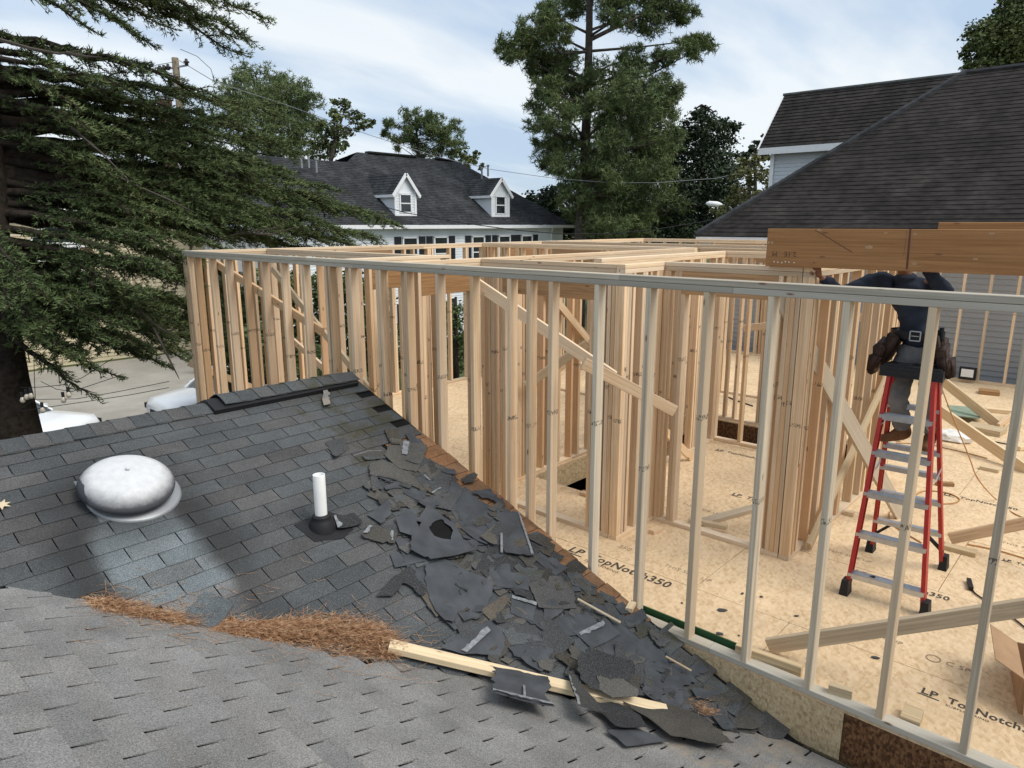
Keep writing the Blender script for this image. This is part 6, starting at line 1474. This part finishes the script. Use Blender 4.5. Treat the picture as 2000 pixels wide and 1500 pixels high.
# ------------------------------------------------------------------ the cedar
def cedar():
    rng = np.random.default_rng(5); rr_ = random.Random(5)
    base = Vector((2.15, 10.4, GZ)); top = base + Vector((0.5, 0.9, 15.0))
    root = thing('cedar_tree', 'large old cedar with layered drooping dark green boughs at the left', 'tree', tuple(base))
    tk = MB(); n_ = 12
    pts = [base.lerp(top, i / n_) + Vector((0.07 * math.sin(i * 1.3), 0.05 * math.cos(i * 1.7), 0)) for i in range(n_ + 1)]
    tk.tube(pts, [0.36 * (1 - 0.8 * (i / n_)) + (0.14 if i == 0 else 0) for i in range(n_ + 1)], 14)
    obj('trunk', tk.mesh('trunk', M['bark_dark'], True), root, Matrix.Identity(4))
    def ptrunk(z): t = (z - base.z) / (top.z - base.z); return base.lerp(top, t)
    # limbs: height on the trunk, tip as seen, distance of the tip
    limbs = [(560, 300, 575, 8.7, 1.3), (590, 340, 610, 9.0, 1.3), (600, 250, 640, 8.6, 1.3), (610, 340, 665, 9.4, 1.3), (620, 230, 670, 8.5, 1.3), (635, 150, 700, 8.2, 1.2), (560, 200, 590, 8.4, 1.3), (540, 100, 585, 8.0, 1.2), (600, 90, 640, 8.0, 1.2), (640, 290, 680, 9.0, 1.3), (630, 360, 700, 9.9, 1.2), (575, 400, 600, 11.2, 1.3), (610, 390, 640, 10.6, 1.3), (650, 180, 715, 8.4, 1.1), (-60, 450, 70, 10.2, .95), (-120, 400, 45, 10.6, 1.0), (-90, 300, 90, 10.0, .9), (-50, 260, 60, 9.6, .9), (-100, 160, 30, 9.0, .9), (-70, 200, 70, 9.2, .7), (140, 160, 215, 8.6, .6), (210, 180, 255, 8.8, .7), (235, 260, 270, 9.2, .8), (110, 420, 190, 11.4, .9), (-110, 525, 38, 10.5, .95), (-90, 490, 78, 10.0, 1.), (-70, 470, 106, 10.8, .9), (-40, 330, 55, 11.0, 1.0), (-80, 250, 15, 10.2, 1.1), (-130, 350, -25, 11.0, 1.1), (-120, 420, 10, 11.5, 1.0), 
             (105, 335, 148, 9.4, .7), (125, 250, 176, 9.2, .8), (150, 210, 165, 8.8, .6), (165, 320, 205, 10.0, .9), (190, 330, 222, 10.5, 1.0),
             (180, 560, 232, 13.2, 1.1), (205, 480, 246, 12.0, 1.2), (215, 410, 240, 11.2, 1.0), (230, 540, 275, 12.6, 1.2), (245, 440, 280, 11.4, 1.2),
             (255, 585, 300, 13.0, 1.2), (265, 480, 305, 11.8, 1.2), (275, 360, 300, 10.4, 1.1), (285, 560, 335, 12.6, 1.3), (305, 640, 368, 13.4, 1.1), (310, 500, 342, 11.6, 1.3), (320, 560, 385, 12.4, 1.3), (330, 770, 437, 14.2, 1.1), (345, 440, 382, 11.0, 1.3),
             (355, 660, 412, 13.4, 1.3), (365, 735, 470, 13.6, 1.2), (375, 520, 432, 11.6, 1.3), (390, 620, 455, 12.8, 1.3), (395, 400, 440, 9.9, 1.3), (405, 690, 482, 13.4, 1.2), (420, 540, 475, 12.4, 1.3), (430, 440, 488, 10.4, 1.3), (440, 390, 505, 9.3, 1.3), (450, 600, 485, 13.2, 1.2),
             (465, 340, 535, 8.9, 1.2), (475, 290, 475, 9.6, 1.2), (495, 385, 545, 9.3, 1.3), (510, 240, 560, 8.6, 1.2), (525, 330, 600, 9.2, 1.3), (540, 372, 640, 9.8, 1.2), (555, 270, 630, 8.8, 1.2), (570, 365, 690, 10.2, 1.3), (580, 180, 640, 8.4, 1.2), (595, 300, 690, 9.4, 1.2), (610, 200, 690, 8.6, 1.2), (625, 330, 715, 9.8, 1.0), (640, 120, 690, 8.4, 1.1), (655, 245, 740, 9.0, .7), (665, 190, 775, 8.6, .45),
             (280, 200, 320, 9.0, 1.0), (300, 270, 360, 9.4, 1.1), (450, 60, 560, 7.8, 1.0), (560, 60, 650, 7.9, 1.1), (420, 300, 450, 9.6, 1.2), (380, 350, 420, 10.2, 1.2), (520, 450, 560, 11.8, 1.2), (560, 430, 620, 12.2, 1.2), (600, 400, 670, 11.5, 1.2), (580, 150, 600, 8.3, 1.2), (500, 210, 520, 8.8, 1.2), (620, 80, 670, 8.0, 1.1), (540, 260, 590, 9.0, 1.2), (640, 280, 700, 9.6, 1.1),
             (440, 500, 560, 13.4, 1.2), (520, 500, 690, 14.0, 1.2), (500, 540, 610, 14.4, 1.2), (560, 460, 680, 13.6, 1.2), (470, 20, 600, 7.6, 1.0)]
    limbs = [(2.79 + (438 - yl) / 1422 * 8.8,) + q for yl, *q in limbs for q in [tuple(q)]]
    lm = MB(); S0 = []; S1 = []; tw = MB()
    for (hz, px, py, D, dens) in limbs:
        a = ptrunk(hz + 0.15); e = atd(px, py, D); L = (e - a).length
        ctrl = a.lerp(e, .5) + Vector((rr_.uniform(-.25, .25), rr_.uniform(-.25, .25), 0.07 * L))
        n_ = max(8, int(L / .22)); P = [a * (1 - t) ** 2 + ctrl * 2 * t * (1 - t) + e * t * t for t in (i / n_ for i in range(n_ + 1))]
        P = [p + Vector((rr_.gauss(0, .02), rr_.gauss(0, .02), rr_.gauss(0, .025))) * (1 if 0 < i < n_ else 0) for i, p in enumerate(P)]
        r0 = 0.035 + 0.011 * L; lm.tube(P, [r0 * (1 - .93 * i / n_) for i in range(n_ + 1)], 6, cap=False)
        t0 = .16
        d_ = int(n_ * (4.6 if a.z > 4.1 else 5.6))
        for q in range(d_):
            t = t0 + (1 - t0) * (q + rr_.random()) / d_; i = min(n_ - 1, int(t * n_)); p = P[i].lerp(P[i + 1], t * n_ - i)
            ax = (P[i + 1] - P[i]).normalized(); sd = Vector((ax.y, -ax.x, 0)).normalized() * (1 if q % 2 else -1)
            ang = rr_.uniform(.5, 1.15); dr = (ax * math.cos(ang) + sd * math.sin(ang)); dr.z += rr_.uniform(-.30, .12); dr.normalize()
            tl = (0.22 + 0.66 * (1 - abs(t - .5) * 1.3)) * rr_.uniform(.5, 1.15) * min(1.0, L / 5.0) * (.8 if t > .9 else 1)
            if t < .4 and rr_.random() < .35: tl *= .6
            m_ = max(3, int(tl / .10)); pr = p.copy(); Q = [p]
            for k in range(m_):
                dr = (dr + Vector((rr_.gauss(0, .07), rr_.gauss(0, .07), -.045 + rr_.gauss(0, .05)))).normalized(); pr = pr + dr * (tl / m_); Q.append(pr)
            tw.tube(Q, [.009 * (1 - .8 * k / m_) + .0015 for k in range(m_ + 1)], 3, cap=False)
            if rr_.random() < (1 - dens) * .9: continue
            ss = max(3, int(tl / .042)); 
            for k in range(ss):
                f = (k + .5) / ss * m_; i2 = min(m_ - 1, int(f)); c = Q[i2].lerp(Q[i2 + 1], f - i2); dd = (Q[i2 + 1] - Q[i2]).normalized()
                sx = Vector((dd.y, -dd.x, 0)); o = rr_.uniform(-1, 1)
                S0.append(c + sx * o * .035 + Vector((0, 0, rr_.uniform(-.01, .02)))); S1.append((dd * .75 + sx * o * .7 + Vector((0, 0, .42))).normalized())
    P = np.array([tuple(v) for v in S0]); Dv = np.array([tuple(v) for v in S1]); n_ = len(P); k = 6
    d = Dv[:, None, :] + rng.normal(size=(n_, k, 3)) * .5; d /= np.linalg.norm(d, axis=2, keepdims=True)
    side = np.cross(d, rng.normal(size=(n_, k, 3))); side /= np.linalg.norm(side, axis=2, keepdims=True) + 1e-9
    Ln = rng.uniform(.045, .085, size=(n_, k, 1)); w_ = 0.0080
    c = P[:, None, :] + rng.normal(size=(n_, k, 3)) * .012
    V = np.stack([c + side * w_, c - side * w_, c + d * Ln], axis=2).reshape(-1, 3); F = np.arange(len(V)).reshape(-1, 3)
    print('cedar needles', len(F))
    obj('limbs', lm.mesh('limbs', M['bark_dark'], True), root, Matrix.Identity(4)); obj('twigs', tw.mesh('twigs', M['bark_dark']), root, Matrix.Identity(4))
    obj('crown', np_mesh('crown', V, F, M['cedar'], 3), root, Matrix.Identity(4))
    # bare dead branches and cones
    db = MB()
    for pl_, D in (([(0, 78), (60, 95), (115, 105), (150, 100), (168, 95)], 8.6), ([(130, 103), (165, 110), (200, 112)], 8.6), ([(420, 470), (470, 455), (540, 445), (565, 425)], 11.0), ([(470, 455), (530, 458), (590, 440)], 11.0), ([(255, 590), (310, 640), (350, 660)], 9.0), ([(300, 640), (330, 700), (350, 740)], 9.0), ([(200, 330), (260, 360), (330, 390), (380, 415)], 9.5), ([(140, 250), (200, 300), (250, 350)], 9.0)):
        db = MB().tube([atd(x, y, D) for x, y in pl_], [.022 * (1 - .8 * i / (len(pl_) - 1)) for i in range(len(pl_))], 5, cap=False)
        obj('bare_branch', db.mesh('bare_branch', M['bark_grey']), root, Matrix.Identity(4))
    for px, py, D in ((179, 555, 8.4), (210, 542, 8.5), (278, 519, 8.9), (240, 405, 9.2), (249, 414, 9.2), (660, 452, 12.6), (337, 500, 8.9)):
        obj('cone', MB().lathe([(0, -.038), (.016, -.032), (.024, -.008), (.021, .02), (.009, .035), (0, .037)], 8).mesh('cone', M['bark_dark'], True), root, Matrix.Translation(atd(px, py, D)))
cedar()

# ------------------------------------------------------------------ utility pole, wires, street lamp, string lights
up = atd(352, 220, 27.0); pbase = Vector((up.x, up.y, GZ)); ptop = atd(345, 113, 27.0); ptop = Vector((up.x, up.y, ptop.z))
ut = thing('utility_pole', 'weathered wooden utility pole with insulators rising behind the cedar', 'utility pole', tuple(pbase))
obj('pole', MB().tube([pbase, pbase.lerp(ptop, .5), ptop], [.17, .14, .115], 12).mesh('pole', M['pole'], True), ut, Matrix.Identity(4))
for i, (x, y) in enumerate(((312, 134), (320, 133), (328, 131), (364, 121))):
    c = atd(x, y, 26.9); ins = MB().lathe([(0, -.10), (.06, -.10), (.06, -.03), (.10, -.02), (.10, .02), (.05, .03), (.05, .10), (0, .10)], 10, c=tuple(c))
    obj('insulator', ins.mesh('insulator', M['insulator'], True), ut, Matrix.Identity(4))
arm_ = MB().bar(atd(308, 138, 26.95), atd(368, 127, 26.95), .05, .05); arm_.tube([atd(355, 150, 26.9), atd(362, 185, 26.6), atd(374, 215, 26.5)], .03, 5); arm_.box(atd(337, 165, 26.8), (.2, .2, .5))
obj('bracket', arm_.mesh('bracket', M['metal_grey']), ut, Matrix.Identity(4))
obj('sign_plate', MB().box(atd(377, 322, 26.8), (.10, .10, .45)).mesh('sign_plate', M['trim']), ut, Matrix.Identity(4))
def wire(label, pts, r_=0.012, mt='cord_black'):
    P = [atd(x, y, D) for x, y, D in pts]; Q = []
    for i in range(len(P) - 1):
        for k in range(6): Q.append(P[i].lerp(P[i + 1], k / 6))
    Q.append(P[-1]); return tag(obj('overhead_wire', MB().tube(Q, r_, 5).mesh('overhead_wire', M[mt])), label, 'wire', 'overhead wires')
wire('thin overhead wire running from the utility pole past the white house to the pines', [(350, 118, 27), (420, 160, 28), (560, 205, 31), (720, 263, 35), (850, 305, 37), (960, 331, 38), (1080, 348, 38), (1180, 356, 38), (1280, 357, 38), (1400, 348, 38), (1500, 325, 38)], 0.014, 'metal_grey')
wire('overhead wire looping from the pole top to the left', [(345, 120, 27), (300, 128, 24), (240, 138, 22), (160, 146, 20)], 0.010)
wire('short wire bowing off the right side of the pole', [(352, 96, 26), (385, 110, 26), (412, 135, 26), (420, 162, 26)], 0.010)
wire('black wire crossing the roof of the white house below the dormers', [(660, 372, 24), (720, 395, 23), (790, 415, 22.5), (900, 435, 22), (1010, 450, 22), (1100, 457, 22), (1180, 457, 22), (1270, 450, 22), (1380, 432, 22), (1480, 410, 22)], 0.014)
wire('faint wire low in front of the dark trees', [(1180, 412, 40), (1270, 412, 40), (1350, 405, 40), (1440, 388, 40)], 0.012)
lpz = atd(1440, 430, 33.0)
sl_ = thing('street_lamp', 'grey street lamp with curved arm in front of the yellowing tree', 'street lamp', (lpz.x, lpz.y, GZ))
obj('lamp_post', MB().tube([(lpz.x, lpz.y, GZ), atd(1442, 420, 33.0), atd(1425, 405, 33), atd(1408, 400, 33)], [.09, .07, .04, .035], 8).mesh('lamp_post', M['metal_grey'], True), sl_, Matrix.Identity(4))
a, b = atd(1410, 400, 33), atd(1379, 397, 33)
obj('lamp_head', MB().tube([a, a.lerp(b, .3), a.lerp(b, .8), b], [.06, .13, .12, .04], 10).mesh('lamp_head', M['trim'], True), sl_, Matrix.Identity(4))
# chimney on a far roof, red-brown
cp_ = atd(322, 205, 40); ch = thing('chimney', 'small red-brown chimney on a far roof beside the utility pole', 'chimney', (cp_.x, cp_.y, cp_.z - 6))
obj('stack', MB().box((cp_.x, cp_.y, cp_.z - 4), (.55, .55, 8.5)).mesh('stack', M['shutter_brown']), ch, Matrix.Identity(4))
obj('chimney_cap', MB().box((cp_.x, cp_.y, cp_.z + .3), (.7, .7, .12)).tube([(cp_.x + .15, cp_.y, cp_.z + .3), (cp_.x + .15, cp_.y, cp_.z + .6)], .1, 8).mesh('chimney_cap', M['metal_grey']), ch, Matrix.Identity(4))
sg = thing('string_lights', 'string of clear bulbs hanging below the cedar over the parking lot', 'string lights', tuple(atd(70, 770, 8.0)))
cs_ = MB(); D = 8.0
for pl_ in ([(38, 799), (69, 780), (150, 779), (230, 765), (330, 745)], [(69, 780), (67, 735), (66, 690)], [(40, 757), (80, 756), (120, 752), (160, 738), (220, 700)], [(40, 803), (150, 787), (250, 772), (330, 757)], [(80, 745), (110, 760), (140, 765), (230, 735)]):
    cs_.tube([atd(x, y, D) for x, y in pl_], .004, 5)
obj('cable', cs_.mesh('cable', M['cord_black']), sg, Matrix.Identity(4))
for x, y in ((42, 766), (50, 760), (58, 758), (81, 786), (122, 766), (132, 756)):
    c = atd(x, y, D); so = obj('lamp_socket', MB().tube([c, c + Vector((0, 0, -.055))], .017, 8).mesh('lamp_socket', M['rubber']), sg, Matrix.Identity(4))
    obj('bulb', MB().lathe([(0.012, -.055), (.024, -.075), (.030, -.098), (.022, -.122), (0, -.130)], 10, c=tuple(c)).mesh('bulb', M['bulb'], True), so, Matrix.Identity(4))
